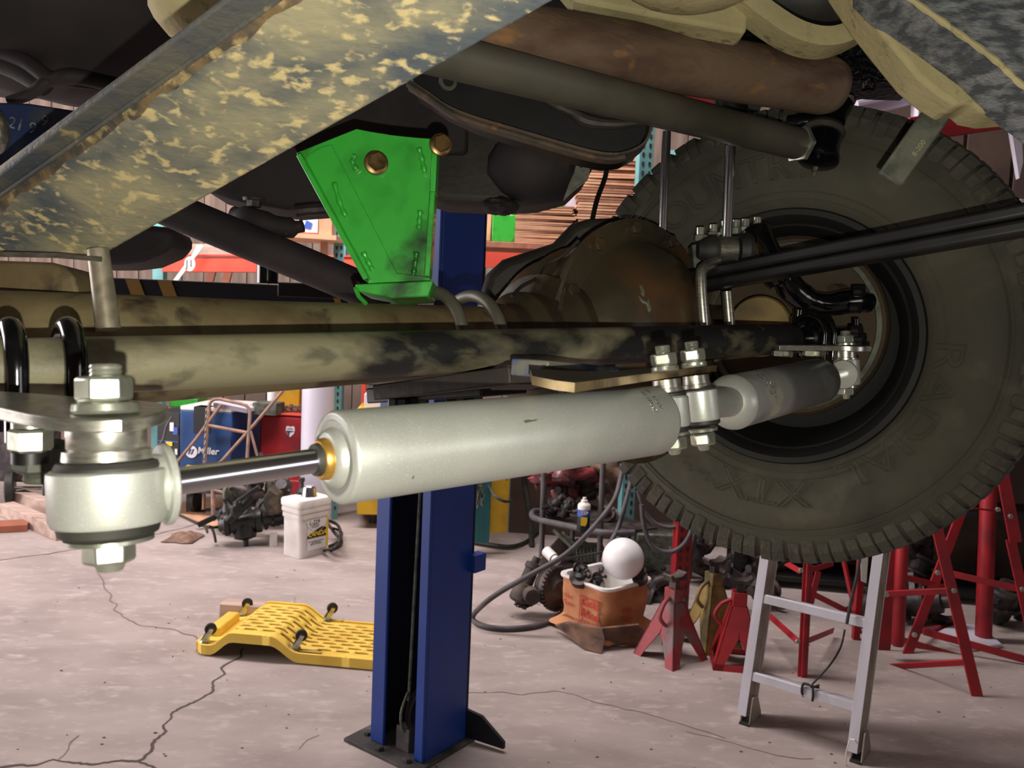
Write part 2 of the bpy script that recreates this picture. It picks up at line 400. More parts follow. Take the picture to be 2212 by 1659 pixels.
tag(g.build('floor_grit', 'plank', kind='stuff'), 'scattered crumbs of grit and dirt on the concrete floor', 'grit')

WY = 7.3
g = G(); g.box((-1.5, WY + .1, 2.4), 12, .1, 5.0); wall = g.build('wall_back', 'wallr', kind='structure', smooth=0)
me0 = None
for i in range(62):
    x = -7.4 + i * .19
    if me0 is None:
        g = G(); g.box((x, WY + .03, 2.4), .18, .035, 4.8); o = g.build('plank', 'plank', wall, smooth=0); me0 = o; bx = x
    else:
        o = me0.copy(); COL.objects.link(o); o.location = V((x - bx, R.uniform(-.006, .006), 0))
g = G(); g.box((4.45, 2.6, 2.4), .1, 11, 5.0); wr = g.build('wall_right', 'wallr', kind='structure', smooth=0)
g = G(); g.box((-1.5, -2.8, 2.4), 12, .1, 5.0); g.build('wall_front', 'wallr', kind='structure', smooth=0)
g = G(); g.box((-1.5, 2.6, 4.95), 12, 11, .1); g.build('ceiling', 'plank', kind='structure', smooth=0)
g = G(); g.box((-7.45, -1.4, 2.4), .1, 2.9, 5.0); g.box((-7.45, 7.0, 2.4), .1, .9, 5.0); g.box((-7.45, 3.3, 4.4), .1, 6.6, 1.1)
g.build('wall_left', 'wallr', kind='structure', smooth=0)

# ================================================================== the truck on the lift
# underbody slab
g = G(); g.box((-.15, 1.25, 2.14), 2.7, 2.0, .12); g.box((-.15, 1.25, 2.3), 2.5, 1.8, .25)
tag(g.build('truck_floor_pan', 'pan', bevel=.01), 'black underside of the raised truck body above everything', 'floor pan')

# --- tyre and wheel
WC = P(1690, 728, 1.50)
OUT = V((.4695, .8829, 0)).normalized()           # outboard
TX = V((0, 0, 1)); TX = (TX - OUT * TX.dot(OUT)).normalized()
TYR = TX.cross(OUT).normalized()               # screen-right direction on the wheel plane
if TYR.dot(rt) < 0: TYR = -TYR
RT = .430
wheel = thing('off_road_tyre', 'dusty black all-terrain truck tyre on a black rim hanging at right', 'tyre', WC)
prof = [(.055, .222), (.035, .228), (.022, .245), (.020, .2475), (.012, .27), (.006, .30), (.004, .33), (.008, .352), (.010, .3545), (.007, .357), (.013, .372), (.018, .392), (.032, .411), (.06, .420),
        (.15, .423), (.24, .418), (.268, .408), (.282, .388), (.296, .33), (.288, .27), (.265, .228), (.245, .222)]
g = G()
n = 128; ax = OUT
vs = []; fs = []
for t, r in prof:
    for k in range(n):
        an = 2 * math.pi * k / n
        vs.append(WC + OUT * t + TX * (r * math.cos(an)) + TYR * (r * math.sin(an)))
for i in range(len(prof) - 1):
    for k in range(n):
        k2 = (k + 1) % n; fs.append((i * n + k, i * n + k2, (i + 1) * n + k2, (i + 1) * n + k))
g.add(vs, fs); g.build('tyre_casing', 'tyre', wheel, smooth=50)
def wp(t, r, an): return WC + OUT * t + TX * (r * math.cos(an)) + TYR * (r * math.sin(an))
g = G(); rr = random.Random(5)
def blk(g, t0, t1, r0_, r1_, a0, a1, sk=0):
    q = [wp(t, r, a_ + (sk if t == t1 else 0)) for r in (r0_, r1_) for t, a_ in ((t0, a0), (t0, a1), (t1, a1), (t1, a0))]
    g.hull8(q)
N = 96
for k in range(N):
    a0 = 2 * math.pi * k / N; da = 2 * math.pi / N
    long_ = k % 2
    # shoulder lug: wraps down the sidewall
    q = []
    ts = [(.012, .374 if long_ else .380), (.0145, .398), (.030, .420), (.085, RT)]
    lo = [(.03, .374 if long_ else .380), (.034, .390), (.045, .405), (.085, .410)]
    a1 = a0 + da * (.86 if long_ else .74); j = rr.uniform(-.1, .1) * da
    vs = []
    for (t, r), (tl, rl) in zip(ts, lo):
        for an in (a0 + j, a1 + j): vs.append(wp(t, r, an))
        for an in (a0 + j, a1 + j): vs.append(wp(tl, rl, an))
    fs = []
    for i in range(3):
        b0 = i * 4; b1 = b0 + 4
        fs += [(b0, b0 + 1, b1 + 1, b1), (b0 + 1, b0 + 3, b1 + 3, b1 + 1), (b0 + 3, b0 + 2, b1 + 2, b1 + 3), (b0 + 2, b0, b1, b1 + 2)]
    fs += [(0, 2, 3, 1), (12, 13, 15, 14)]
    g.add(vs, fs)
    a2 = a0 + da * .4
    blk(g, .094, .150, .40, RT + .003, a2, a2 + da * .78, .03)
    blk(g, .158, .212, .40, RT + .003, a0, a0 + da * .78, -.03)
    vs2 = [(.222, RT), (.270, RT - .004), (.290, .400)]
    blk(g, .222, .286, .385, RT - .003, a2, a2 + da * .72)
g.build('tread', 'tread', wheel, smooth=0, bevel=.0015, seg=1)
# sidewall rings
g = G()
for rr_, tt, th in ((.262, .0135, .0012), (.3555, .0085, .0010), (.3625, .0085, .0010), (.249, .019, .0016)):
    pts = [wp(tt, rr_, 2 * math.pi * k / 120) for k in range(121)]
    g.tube(pts, th, 6)
g.build('sidewall_ring', 'tyre', wheel)
def ring_text(s, adeg, rad, size, lt, outline=.0013, spacing=1.0):
    a0 = math.radians(adeg)
    def fn(x, y, z):
        r = rad + y; an = a0 + x / rad * spacing
        t = .0035 if r > .30 else .0065
        t = {0: 0}.get(0) + (.0032 + max(0, (.31 - r)) * .07)
        return wp(t - z, r, an)
    return text(s, fn, size, outline=outline, name='raised_lettering', m='tyre', parent=wheel)
ring_text('COUNTRY', -26, .306, .070, 0, spacing=1.05)
ring_text('RADIAL', 122, .268, .064, 0, spacing=1.42)
ring_text('XTX', 184, .285, .066, 0, spacing=1.25)
g = G(); pts = [wp(.004, .300 + .006 * math.sin(k * 1.7) + .004 * math.sin(k * .6), math.radians(200 + k * .9)) for k in range(22)]
g.tube(pts, .0007, 5, sm=3); g.build('raised_lettering', 'tyre', wheel)
# rim
g = G(); vs = []; fs = []
prof = [(.030, .236), (.022, .232), (.022, .222), (.034, .214), (.07, .205), (.12, .188), (.19, .182), (.2, .15), (.19, .06), (.185, 0.001)]
g.lathe(WC, OUT, prof, 96, cap=False); g.build('rim', 'rim', wheel, smooth=40)
g = G(); g.lathe(WC, OUT, [(.05, .205), (.045, .2078), (.05, .2105), (.056, .2078)], 96, cap=False)
g.build('rim_bead', 'dull', wheel)
# hub / brake
hub = thing('steering_knuckle', 'black steering knuckle with brake backing plate inside the truck rim', 'knuckle', WC + OUT * .09)
g = G(); C0 = WC + OUT * .045 - TX * -.0
g.lathe(C0 + TX * .02, OUT, [(.04, .165), (.03, .170), (.05, .172), (.052, .150), (.075, .12), (.075, .001)], 64); g.build('backing_plate', 'drum', hub)
g = G(); g.lathe(C0 + TX * .02, OUT, [(.032, .158), (.030, .150), (.036, .148), (.036, .158)], 64, cap=False); g.build('backing_plate_lip', 'bar', hub)
g = G(); q = P(1640, 705, 1.49); g.lathe(q, OUT, [(0, .052), (.004, .055), (.02, .055), (.024, .03), (.05, .001)], 48); g.build('brake_rotor', 'rotor', hub)
g = G(); g.tube([P(1690, 600, 1.44), P(1725, 640, 1.45), P(1780, 658, 1.46), P(1840, 650, 1.47), P(1880, 655, 1.48)], [.020, .024, .020, .022, .018], 12, sm=4)
g.tube([P(1690, 600, 1.45), P(1655, 560, 1.45), P(1630, 500, 1.47)], [.03, .03, .03], 12, sm=4)
g.build('knuckle_arm', 'gloss', hub, bevel=.003)
g = G()
for (x, y, dd) in ((1853, 640, 1.42), (1845, 676, 1.41), (1857, 722, 1.41), (1848, 703, 1.40)):
    g.hexn(P(x, y, dd), -UZ if y > 700 else UZ, .012, .018); g.cyl(P(x, y, dd), P(x, y - 14, dd), .006)
g.build('bolt', 'gloss', hub)
g = G(); g.cyl(P(1800, 640, 1.53), P(1860, 628, 1.56), .022); g.build('spindle', 'drum', hub)

# --- front axle
axle = thing('front_axle', 'long dirty steel axle tube with a round brown differential housing', 'axle', P(1385, 640, AX(1385)))
g = G()
pts = [(-140, 765), (160, 758), (380, 753), (600, 748), (900, 739), (1080, 735), (1250, 730)]
rads = [.066, .064, .0615, .0575, .0535, .052, .052]
ap = [P(x, y, AX(x)) for x, y in pts]; ap.insert(0, ap[0] + (ap[0] - ap[1]).normalized() * .45); rads.insert(0, .066)
g.tube(ap, rads, 40); g.build('axle_tube', 'axle', axle)
g = G(); g.tube([P(x, y, AX(x)) for x, y in ((1250, 728), (1480, 722), (1640, 712))], [.06, .055, .05], 32); g.build('axle_tube', 'diff', axle)
# differential casting
dc = P(1378, 738, 1.42)
dn = (-fw * .74 + rt * .67).normalized()
def dang(a, r): X = (rt - dn * rt.dot(dn)).normalized(); Y = dn.cross(X); return dc + X * (r * math.cos(a)) + Y * (r * math.sin(a))
g = G()
g.lathe(dc, dn, [(-.20, .09), (-.17, .135), (-.11, .170), (-.04, .188), (-.012, .194), (-.010, .205), (0, .206)], 72); g.build('differential_housing', 'diff', axle, smooth=60)
g = G()
g.lathe(dc, dn, [(0, .001), (.0, .207), (.009, .208), (.010, .178), (.014, .168), (.040, .156), (.066, .132), (.084, .098), (.093, .055), (.096, .02), (.0965, .001)], 72)
cover = g.build('differential_cover', 'diff', axle, smooth=60); gcov = g
for k in range(12):
    g = G(); a_ = math.radians(8 + 30 * k)
    p = dang(a_, .192)
    g.lathe(p, dn, [(.006, .014), (.012, .014)], 16); g.hexn(p + dn * .011, dn, .0115, .011)
    g.build('bolt', 'diff', cover)
g = G()   # casting flaring from tube to housing
g.tube([P(1040, 740, 1.25), P(1090, 739, 1.28), P(1130, 738, 1.31), P(1175, 738, 1.35), P(1220, 738, 1.40), P(1262, 738, 1.45)], [.056, .060, .078, .108, .140, .165], 48, sm=5)
g.build('axle_casting', 'diff', axle, smooth=70)
g = G(); q = [(1020, 720), (1032, 650), (1050, 590), (1085, 558), (1140, 540), (1195, 522), (1235, 480), (1275, 468), (1340, 466), (1420, 472), (1440, 560), (1300, 720)]
g.prism([P(x, y, 1.58) for x, y in q], fw * .06); g.build('rear_casting', 'cast', axle, bevel=.02, seg=4)
g = G(); g.tube([P(1105, 640, 1.27), P(1128, 618, 1.30), P(1160, 600, 1.33), P(1178, 572, 1.36), P(1215, 553, 1.37), P(1250, 520, 1.38)], .003, 8, sm=4); g.build('casting_seam', 'cast', axle)
for pp in (((1381, 615), (1387, 618), (1393, 632), (1391, 641), (1385, 634)), ((1379, 638), (1387, 647), (1396, 653), (1401, 646), (1404, 660), (1400, 664), (1392, 658), (1383, 650)), ((1398, 664), (1405, 660), (1406, 672), (1402, 674))):
    g = G(); patch(g, gcov, pp); g.build('chipped_paint', 'zinc', cover, smooth=0)

# u-bolts
def ubolt(g, c, along, rr_, rod, drop, drop2=None, n=16):
    """arch over a horizontal tube: c centre, along = tube direction"""
    a = V(along).normalized(); s_ = a.cross(UZ).normalized()
    pts = [c + s_ * rr_ - UZ * drop]
    pts += [c + s_ * rr_ * math.cos(t) + UZ * rr_ * math.sin(t) for t in [math.pi * k / n for k in range(n + 1)]]
    pts += [c - s_ * rr_ - UZ * (drop2 or drop)]
    return g.tube(pts, rod, 14)
axd = (P(900, 739, AX(900)) - P(380, 753, AX(380))).normalized()
brk_ax = thing('steering_damper_frame_bracket', 'steel plate bracket clamped under the axle and holding both silver dampers', 'bracket', P(1300, 810, .95))
for ub in ([(872, 690, 1.20), (884, 658, 1.19), (905, 638, 1.17), (935, 631, 1.14), (962, 640, 1.12), (985, 668, 1.10), (998, 705, 1.09), (1004, 745, 1.09)],
           [(968, 690, 1.24), (982, 658, 1.23), (1003, 642, 1.21), (1030, 640, 1.19), (1055, 655, 1.16), (1075, 685, 1.14), (1086, 725, 1.13), (1090, 760, 1.13)]):
    g = G(); g.tube([P(*q) for q in ub], .0088, 14, sm=4); g.build('u_bolt', 'grey', brk_ax)
ZP = 1.4035
def pz(x, y, z=ZP): return F(x, y, z)
zt = ZP; q = []
top = [pz(1150, 812), pz(1200, 822), pz(1242, 827), pz(1310, 818), pz(1404, 806), pz(1480, 796), pz(1549, 789)]
far = [V((t.x + .075, t.y + .10, zt)) for t in (top[6], top[4], top[2])]
far = [top[6] + V((.0, .03, 0)), top[5] + V((.0, .07, 0)), top[3] + V((.02, .11, 0)), top[1] + V((.02, .13, 0)), top[0] + V((-.0, .10, 0))]
g = G(); g.prism([t for t in top] + far, V((0, 0, -.0075))); g.m = [1, 1] + [0] * (len(g.f) - 2); g.build('mounting_plate', ['goldp', 'grey'], brk_ax)
g = G(); g.beam(P(1143, 795, .86), P(1300, 806, 1.02), .045, .018, UZ); g.build('gusset', 'blued', brk_ax, bevel=.002)
g = G(); pts = [P(1172 + k * 4.4, 796 + k * .45 + .8 * math.sin(k * 2), .83 + k * .004) for k in range(32)]
g.tube(pts, [.0032 if k % 2 else .0022 for k in range(32)], 8); g.build('weld_bead', 'junk', brk_ax)
g = G(); g.beam(P(845, 846, 1.05), P(1140, 809, .90), .06, .019, UZ, h2=.019); g.beam(P(1100, 822, .93), P(1142, 808, .89), .05, .022, UZ); g.build('clamp_bar', 'cast', brk_ax, bevel=.002)
g = G(); g.beam(P(845, 852, 1.12), P(1090, 836, 1.0), .09, .02, UZ)
for x in (860, 905, 985, 1022): g.hexn(P(x, 858 - (x - 850) * .03, 1.04), -UZ, .014, .016)
g.build('clamp_foot', 'blk', brk_ax, bevel=.002)

# green axle bracket
gb = thing('green_link_bracket', 'bright green welded steel bracket bolted above the axle tube', 'bracket', P(850, 640, 1.12))
d0 = 1.10
g = G()
face = [(640, 330), (770, 278), (800, 284), (850, 292), (900, 297), (942, 300), (942, 345), (938, 420), (932, 520), (922, 604), (800, 610), (787, 602)]
fv = [P(x, y, d0) for x, y in face]
g.prism(fv, fw * .005); g.build('face_plate', 'green', gb, bevel=.001)
g = G()   # left and right raised flanges, running toward the camera
def strip(pts, wpx, h):
    a = [P(x, y, d0) for x, y in pts]
    for i in range(len(a) - 1):
        g.beam(a[i], a[i + 1], .006, h, fw)
g.beam(P(651, 340, d0 - .016), P(795, 606, d0 - .016), .007, .034, fw)
g.beam(P(943, 302, d0 - .016), P(937, 420, d0 - .016), .007, .034, fw); g.beam(P(937, 420, d0 - .016), P(925, 600, d0 - .016), .007, .034, fw)
g.build('side_flange', 'green', gb, bevel=.0015)
g = G(); g.prism([P(690, 318, d0 - .006), P(716, 312, d0 - .006), P(858, 590, d0 - .006), P(930, 598, d0 - .006), P(928, 616, d0 - .006), P(795, 612, d0 - .006), P(655, 342, d0 - .006)], fw * .005)
g.build('doubler_plate', 'green', gb, bevel=.001)
g = G()
q = [P(766, 614, d0 - .03), P(936, 606, d0 - .03), P(925, 640, d0 - .03), P(845, 645, d0 - .03), P(835, 641, d0 - .03), P(775, 630, d0 - .03)]
g.prism(q, fw * .09); g.build('saddle_foot', 'green', gb, bevel=.002)
g = G(); g.tube([P(768, 622, d0 - .03), P(775, 640, d0 - .02), P(790, 655, d0)], .003, 8); g.build('foot_edge', 'green', gb)
g = G(); rr = random.Random(2)
for pts in ([(722, 395), (735, 440), (748, 470)], [(785, 545), (798, 570), (806, 585)], [(905, 320), (912, 345), (918, 375)], [(908, 455), (906, 480), (905, 495)], [(900, 545), (897, 570), (893, 595)], [(768, 335), (762, 352), (772, 368)]):
    a = spline([P(x, y, d0 - .0062) for x, y in pts], 7); g = G(); g.tube(a, [.0034 + .0008 * math.sin(k * 1.3) for k in range(len(a))], 10); g.build('weld_bead', 'green', gb, smooth=80)
for (x, y, r_) in ((812, 353, 23), (951, 314, 21)):
    g = G(); p = P(x, y, d0 - .006 if x < 900 else d0 - .03); n_ = (-fw * .93 + rt * .32).normalized(); s_ = d0 / FPX
    g.lathe(p, n_, [(0, r_ * 1.12 * s_), (.0045, r_ * 1.12 * s_), (.006, r_ * .9 * s_)], 32); g.hexn(p + n_ * .005, n_, r_ * .86 * s_, .011, x=up + rt * .15)
    b = g.build('flange_bolt', 'goldz', gb, label='brass-coloured hex flange bolt')
    g = G()
    for k in range(3):
        a_ = k * 2.09 + .5; X, Y = perp(n_); c = p + n_ * .0162; g.tube([c + (X * math.cos(a_) + Y * math.sin(a_)) * .002, c + (X * math.cos(a_) + Y * math.sin(a_)) * .0065], .0006, 5)
    g.build('grade_mark', 'goldz', b)

# --- left spring pad and frame end
pad = thing('spring_pad', 'tan dirt-caked spring pad on the left end of the axle', 'spring pad', P(70, 620, .95))
g = G(); q = [(-60, 560), (110, 566), (140, 576), (158, 596), (166, 625), (168, 670), (160, 700), (-60, 700)]
g.prism([P(x, y, .93) for x, y in q], fw * .08); g.build('pad_block', 'axle', pad, bevel=.004)
g = G(); g.prism([P(x, y, .915) for x, y in ((-60, 640), (105, 636), (135, 668), (150, 706), (-60, 706))], fw * .05); g.build('pad_plate', 'axle', pad, bevel=.003)
g = G(); g.cyl(P(212, 540, .865), P(234, 712, .86), .0108, .0122)
tag(g.build('spring_stud', mat('plain_stud_steel', (168, 158, 138), .42, .55, (138, 128, 110), 60, .4, .6)), 'round bare metal stud hanging from the frame rail end at left', 'stud')

# --- muddy frame rail
rail = thing('frame_rail', 'big mud-splattered box frame rail crossing the upper left', 'frame rail', P(500, 250, .78))
A0, A1 = P(216, 556, .88), P(1300, -56, .60)        # lower-right edge of bottom face
B0, B1 = P(-120, 512, .90), P(690, -62, .60)        # fold line
g = G(); th = .004
Cn = P(0, 543, 1.0)
bot = [A0, A1, B1, B0]
nrm = (A1 - A0).cross(B1 - A0).normalized()
if nrm.dot(fw) < 0: nrm = -nrm
g.prism([A0, A1, B1, B0, P(-120, 548, .91)], nrm * .07); g.build('bottom_plate', 'rail', rail, bevel=.003)
g = G(); E0, E1 = P(-160, 496, .90), P(572, -66, .58)
g.prism([P(-120, 507, .895), P(692, -66, .59), E1, E0], nrm * .008)
g.build('side_flange', 'rail2', rail, bevel=.003)
g = G(); g.tube([P(-120, 508, .89), P(690, -64, .593)], .0022, 8); g.build('seam', 'rail2', rail)
L0, L1 = P(-120, 560, .91), P(760, -62, .598); L0 = B0.lerp(L0, .55); L1 = B1.lerp(L1, .62)
g = G(); a = [B0.lerp(B1, k / 60) for k in range(61)]; b = [L0.lerp(L1, k / 60) + (L0 - B0).normalized() * .010 * noise.noise(V((k * .35, 2, 0))) for k in range(61)]
g.add([q - nrm * .0009 for q in a + b], [(k, k + 1, 61 + k + 1, 61 + k) for k in range(60)]); g.build('dirt_band', mat('brown_dirt_band', (112, 92, 62), .85, 0, (66, 62, 54), 30, .42, .58, (168, 146, 98), 60, .55, .66, .5, 120, det=9), rail)
g = G(); g.beam(P(-80, 548, .862), P(120, 552, .860), .004, .005, UZ); g.beam(P(120, 552, .860), P(218, 560, .850), .004, .005, UZ); g.build('end_lip', 'steel', rail)

# --- left, behind rail: dark housings
h = thing('transfer_case', 'dark oily gear housing behind the muddy rail at top left', 'gearbox', P(150, 100, 1.5))
g = G(); g.ball(P(130, 20, 1.45), .30, .25, .16, jit=.15); g.build('housing', 'dull', h)
g = G(); g.ball(P(455, 10, 1.05), .07, .10, .055, jit=.1, seed=4); g.build('output_cover', 'beige', h)
g = G(); g.tube([P(-30, 100, 1.3), P(50, 130, 1.3), P(110, 170, 1.3), P(160, 165, 1.3), P(260, 185, 1.35)], .012, 12, sm=5); g.tube([P(-30, 120, 1.32), P(40, 150, 1.32), P(100, 185, 1.32)], .018, 12, sm=5)
g.tube([P(20, 220, 1.3), P(70, 200, 1.3), P(110, 175, 1.3), P(200, 182, 1.35)], .009, 12, sm=5)
g.build('pipe', 'dull', h)
b = thing('steering_box', 'blue painted casting with stamped numbers at far left edge', 'casting', P(70, 300, 1.1))
g = G(); g.prism([P(x, y, 1.12) for x, y in ((-60, 218), (60, 222), (176, 240), (20, 380), (-60, 400))], fw * .08); g.build('body', mat('dirty_blue_casting', (34, 48, 84), .5, 0, (60, 62, 66), 14, .5, .7), b, bevel=.004)
X_ = (P(80, 290, 1.118) - P(20, 262, 1.118))
text('21 9', planar(P(48, 272, 1.117), rt * .95 - up * .25, up + rt * .2), .022, .0006, name='stamped_number', m='felt', parent=b)
text('9', planar(P(96, 262, 1.117), rt * .95 - up * .25, up + rt * .2), .020, .0006, name='stamped_number', m='felt', parent=b)
g = G(); g.ball(P(-12, 285, 1.08), .018, .018, .03); g.build('boss', 'steel', b)

# --- driveshaft and dark bits between rail and bracket
g = G(); g.cyl(P(330, 436, 1.55), P(845, 650, 1.62), .034, .034, 32)
tag(g.build('driveshaft', 'dull'), 'dark driveshaft tube slanting down behind the green bracket', 'driveshaft')
o = thing('transmission', 'dark transmission belly with drain plug behind the green bracket', 'gearbox', P(600, 400, 1.7))
g = G(); g.prism([P(x, y, 1.6) for x, y in ((420, 300), (600, 90), (1010, 90), (1010, 330), (900, 330), (780, 440), (700, 446), (620, 452), (500, 430), (440, 412))], fw * .12); g.build('belly', 'dull', o, bevel=.01)
g = G(); g.hexn(P(549, 432, 1.59), -UZ, .014, .014); g.lathe(P(549, 428, 1.6), -UZ, [(0, .022), (.006, .02)], 20); g.build('drain_plug', 'junk', o)
g = G(); g.tube([P(505, 462, 1.62), P(560, 480, 1.6), P(620, 492, 1.6), P(655, 488, 1.6)], [.015, .024, .02, .012], 16, sm=4); g.cyl(P(618, 492, 1.59), P(618, 508, 1.59), .006); g.build('mount', 'dull', o)
g = G(); g.tube([P(640, 455, 1.55), P(665, 452, 1.55), P(700, 450, 1.56)], .012, 10); g.build('fitting', 'junk', o)
g = G(); g.prism([P(x, y, 1.75) for x, y in ((180, 470), (372, 490), (376, 520), (352, 544), (305, 564), (255, 570), (180, 570))], fw * .12)
mf = thing('muffler', 'dark rounded muffler end behind the lower end of the muddy rail', 'muffler', P(280, 520, 1.75)); g.build('body', 'dull', mf, bevel=.02)
g = G(); g.tube([P(300, 500, 1.8), P(300, 300, 1.8), P(300, 60, 1.8), P(300, -60, 1.8)], .012, 8); g.build('hanger', 'dull', mf)
# bellhousing / starter behind crossmember
o = thing('bell_housing', 'dark bell housing with a small zinc starter shield', 'gearbox', P(1050, 380, 1.6))
g = G(); pts = [(900, 260), (1290, 260), (1290, 340), (1262, 390), (1225, 425), (1160, 442), (1080, 446), (960, 440), (900, 420)]
g.prism([P(x, y, 1.62) for x, y in pts], fw * .10); g.build('housing', 'cast', o, bevel=.02, seg=3)
g = G(); g.ball(P(1160, 360, 1.63), .10, .08, .075, jit=.1); g.build('starter_body', 'dull', o)
g = G(); g.prism([P(x, y, 1.56) for x, y in ((1246, 346), (1278, 350), (1272, 382), (1246, 402), (1218, 428), (1228, 398), (1240, 372))], fw * .03); g.build('shield', 'zinc', o, bevel=.001)
g = G(); g.cyl(P(1256, 357, 1.558), P(1256, 357, 1.565), .0045); g.build('shield_hole', 'pan', o)
g = G(); g.ball(P(1080, 445, 1.62), .035, .03, .018, jit=.3, seed=7); g.build('oil_drip_boss', 'dull', o)
g = G(); g.tube([P(1312, 340, 1.5), P(1308, 380, 1.5), P(1290, 430, 1.48), P(1280, 472, 1.47)], .0045, 8, sm=5)
tag(g.build('vent_hose', 'blk'), 'thin black vent hose rising from the differential', 'hose')

# crossmember with rusty lip
cm = thing('crossmember', 'black crossmember with rusty lip and round hole above the differential', 'crossmember', P(1150, 260, 1.25))
g = G(); q = [(880, 120), (1400, 225), (1402, 285), (1385, 315), (1350, 334), (1310, 338), (1250, 325), (1120, 285), (1020, 252), (960, 224), (920, 196), (890, 180)]
g.prism([P(x, y, 1.27) for x, y in q], fw * .09); g.build('web', 'blk', cm, bevel=.004)
g = G(); lp = [(880, 182), (925, 210), (965, 238), (1020, 262), (1120, 292), (1250, 330), (1310, 342), (1350, 338), (1385, 320), (1400, 290), (1402, 240)]
a = spline([P(x, y, 1.255) for x, y in lp], 4)
ribbon(g, a, .025, .002, fw)
g.build('lower_flange', 'rustlip', cm)
g = G(); a = spline([P(x, y, 1.225) for x, y in lp[:8]], 4); g.tube(a, .004, 8); g.build('lip_bead', 'rustlip', cm)
g = G(); p = P(966, 178, 1.265); n_ = (-fw * .8 + rt * .3).normalized(); g.lathe(p, n_, [(0, .014), (.006, .014), (.006, .0085), (0, .0085)], 32); g.build('hole_rim', 'bar', cm)
g = G(); g.lathe(p + n_ * .001, n_, [(0, .0085), (.001, .0085)], 24, squash=1); g.build('hole', 'pan', cm)
g = G(); g.tube([P(1170, 215, 1.262), P(1230, 240, 1.262), P(1270, 262, 1.262), P(1330, 268, 1.262), P(1395, 262, 1.262)], [.004, .008, .010, .008, .006], 10, sm=4); g.build('pressed_rib', 'cast', cm)

# rusty pipe + grey drag link
g = G(); a, b = P(960, 55, 1.08), P(1806, 188, 1.36); a = a.lerp(b, -.3); x_ = (b - a); L = x_.length
g.lathe(a, x_, [(0, .043), (L - .025, .046), (L - .008, .042), (L, .03), (L + .004, .001)], 48)
tag(g.build('rusty_steel_pipe', 'rust', smooth=60), 'thick rusty brown steel pipe with a closed rounded end at top right', 'pipe')
dl = thing('drag_link', 'plain grey steel steering link with a black ball joint at its end', 'steering link', P(1400, 220, 1.25))
a, b = P(960, 120, 1.02), P(1722, 310, 1.40); a = a.lerp(b, -.25); x_ = (b - a); L = x_.length; xd = x_.normalized()
g = G(); g.lathe(a, x_, [(0, .0265), (L - .004, .0265), (L, .0245)], 48); g.build('tube', 'grey', dl, smooth=60)
g = G(); g.hexn(b, xd, .031, .011); g.build('jam_nut', 'zinc', dl)
g = G(); g.cyl(b + xd * .01, b + xd * .045, .017, .02); bj = P(1772, 318, 1.42)
g.lathe(P(1785, 268, 1.43), P(1762, 368, 1.41) - P(1785, 268, 1.43), [(0, .016), (.01, .024), (.03, .031), (.055, .031), (.064, .035), (.072, .034), (.076, .022), (.078, .001)], 40); g.build('ball_joint', 'gloss', dl, smooth=50)
g = G(); q0 = P(1762, 362, 1.41); dx = (P(1762, 368, 1.41) - P(1785, 268, 1.43)).normalized(); g.lathe(q0, dx, [(0, .004), (.006, .003), (.008, .0045), (.012, .0045), (.013, .003), (.016, .0035), (.018, .001)], 12); g.build('grease_nipple', 'steel', dl)
g = G(); g.lathe(P(1782, 276, 1.43), dx, [(0, .032), (.008, .036), (.016, .033)], 36); g.build('dust_collar', 'cast', dl)
g = G(); g.tube([P(1795, 262, 1.44), P(1812, 235, 1.46), P(1830, 215, 1.48)], [.024, .022, .016], 20, sm=4); g.tube([P(1700, 262, 1.48), P(1760, 262, 1.46), P(1800, 250, 1.46)], [.01, .018, .02], 14)
g.build('pitman_arm', 'gloss', dl, smooth=60)
g = G(); g.hexn(P(1832, 222, 1.46), up, .010, .012); g.build('castle_nut', 'steel', dl)
g = G(); g.tube([P(1545, 218, 1.6), P(1580, 216, 1.6), P(1640, 235, 1.6)], .014, 12, sm=3); g.build('clamp', 'dull', dl)

# beige crossmember parts at top
g = G(); g.prism([P(x, y, 1.15) for x, y in ((1190, -60), (1640, -60), (1620, 30), (1612, 72), (1440, 40), (1240, 0))], fw * .05)
tag(g.build('upper_crossmember', 'beige', bevel=.006), 'beige dusty crossmember along the top edge right of the muddy rail', 'crossmember')
g = G(); g.ball(P(1490, -60, 1.0), .09, .08, .042)
tag(g.build('round_bushing_cup', 'beige'), 'round pale dusty cup at the top edge above the rusty pipe', 'cup')
g = G(); a = spline([P(x, y, 1.15) for x, y in ((1590, -10), (1650, 40), (1720, 82), (1790, 92), (1860, 62), (1920, 20))], 6)
ribbon(g, a, .025, .013, fw)
tag(g.build('curved_strap', 'beige'), 'curved beige strap sagging between the crossmember and the right rail', 'strap')
g = G(); g.ball(P(1750, 20, 1.35), .10, .08, .045); tag(g.build('rubber_mount', 'rub'), 'dark round rubber mount above the curved beige strap', 'mount')
g = G(); g.prism([P(x, y, 1.5) for x, y in ((1600, 60), (2000, 60), (2000, 178), (1930, 176), (1870, 172), (1840, 172), (1760, 160), (1600, 130))], fw * .1)
for x, y in ((1877, 170),): g.hexn(P(x, y, 1.5), -UZ, .014, .022); g.cyl(P(x, y, 1.5), P(x, y + 12, 1.5), .007)
tag(g.build('oily_bracket', 'wet', bevel=.005), 'glossy wet black bracket with a hex bolt above the tyre', 'bracket')
g = G(); g.tube([P(1882, 80, 1.45), P(1895, 108, 1.45), P(1925, 118, 1.45), P(1950, 112, 1.45)], .006, 10, sm=4)
tag(g.build('tow_loop', 'bar'), 'small grey loop beside the right beige rail', 'loop')
rr2 = thing('right_frame_rail', 'pale beige dust-coated frame rail in the top right corner', 'frame rail', P(2080, 80, 1.0))
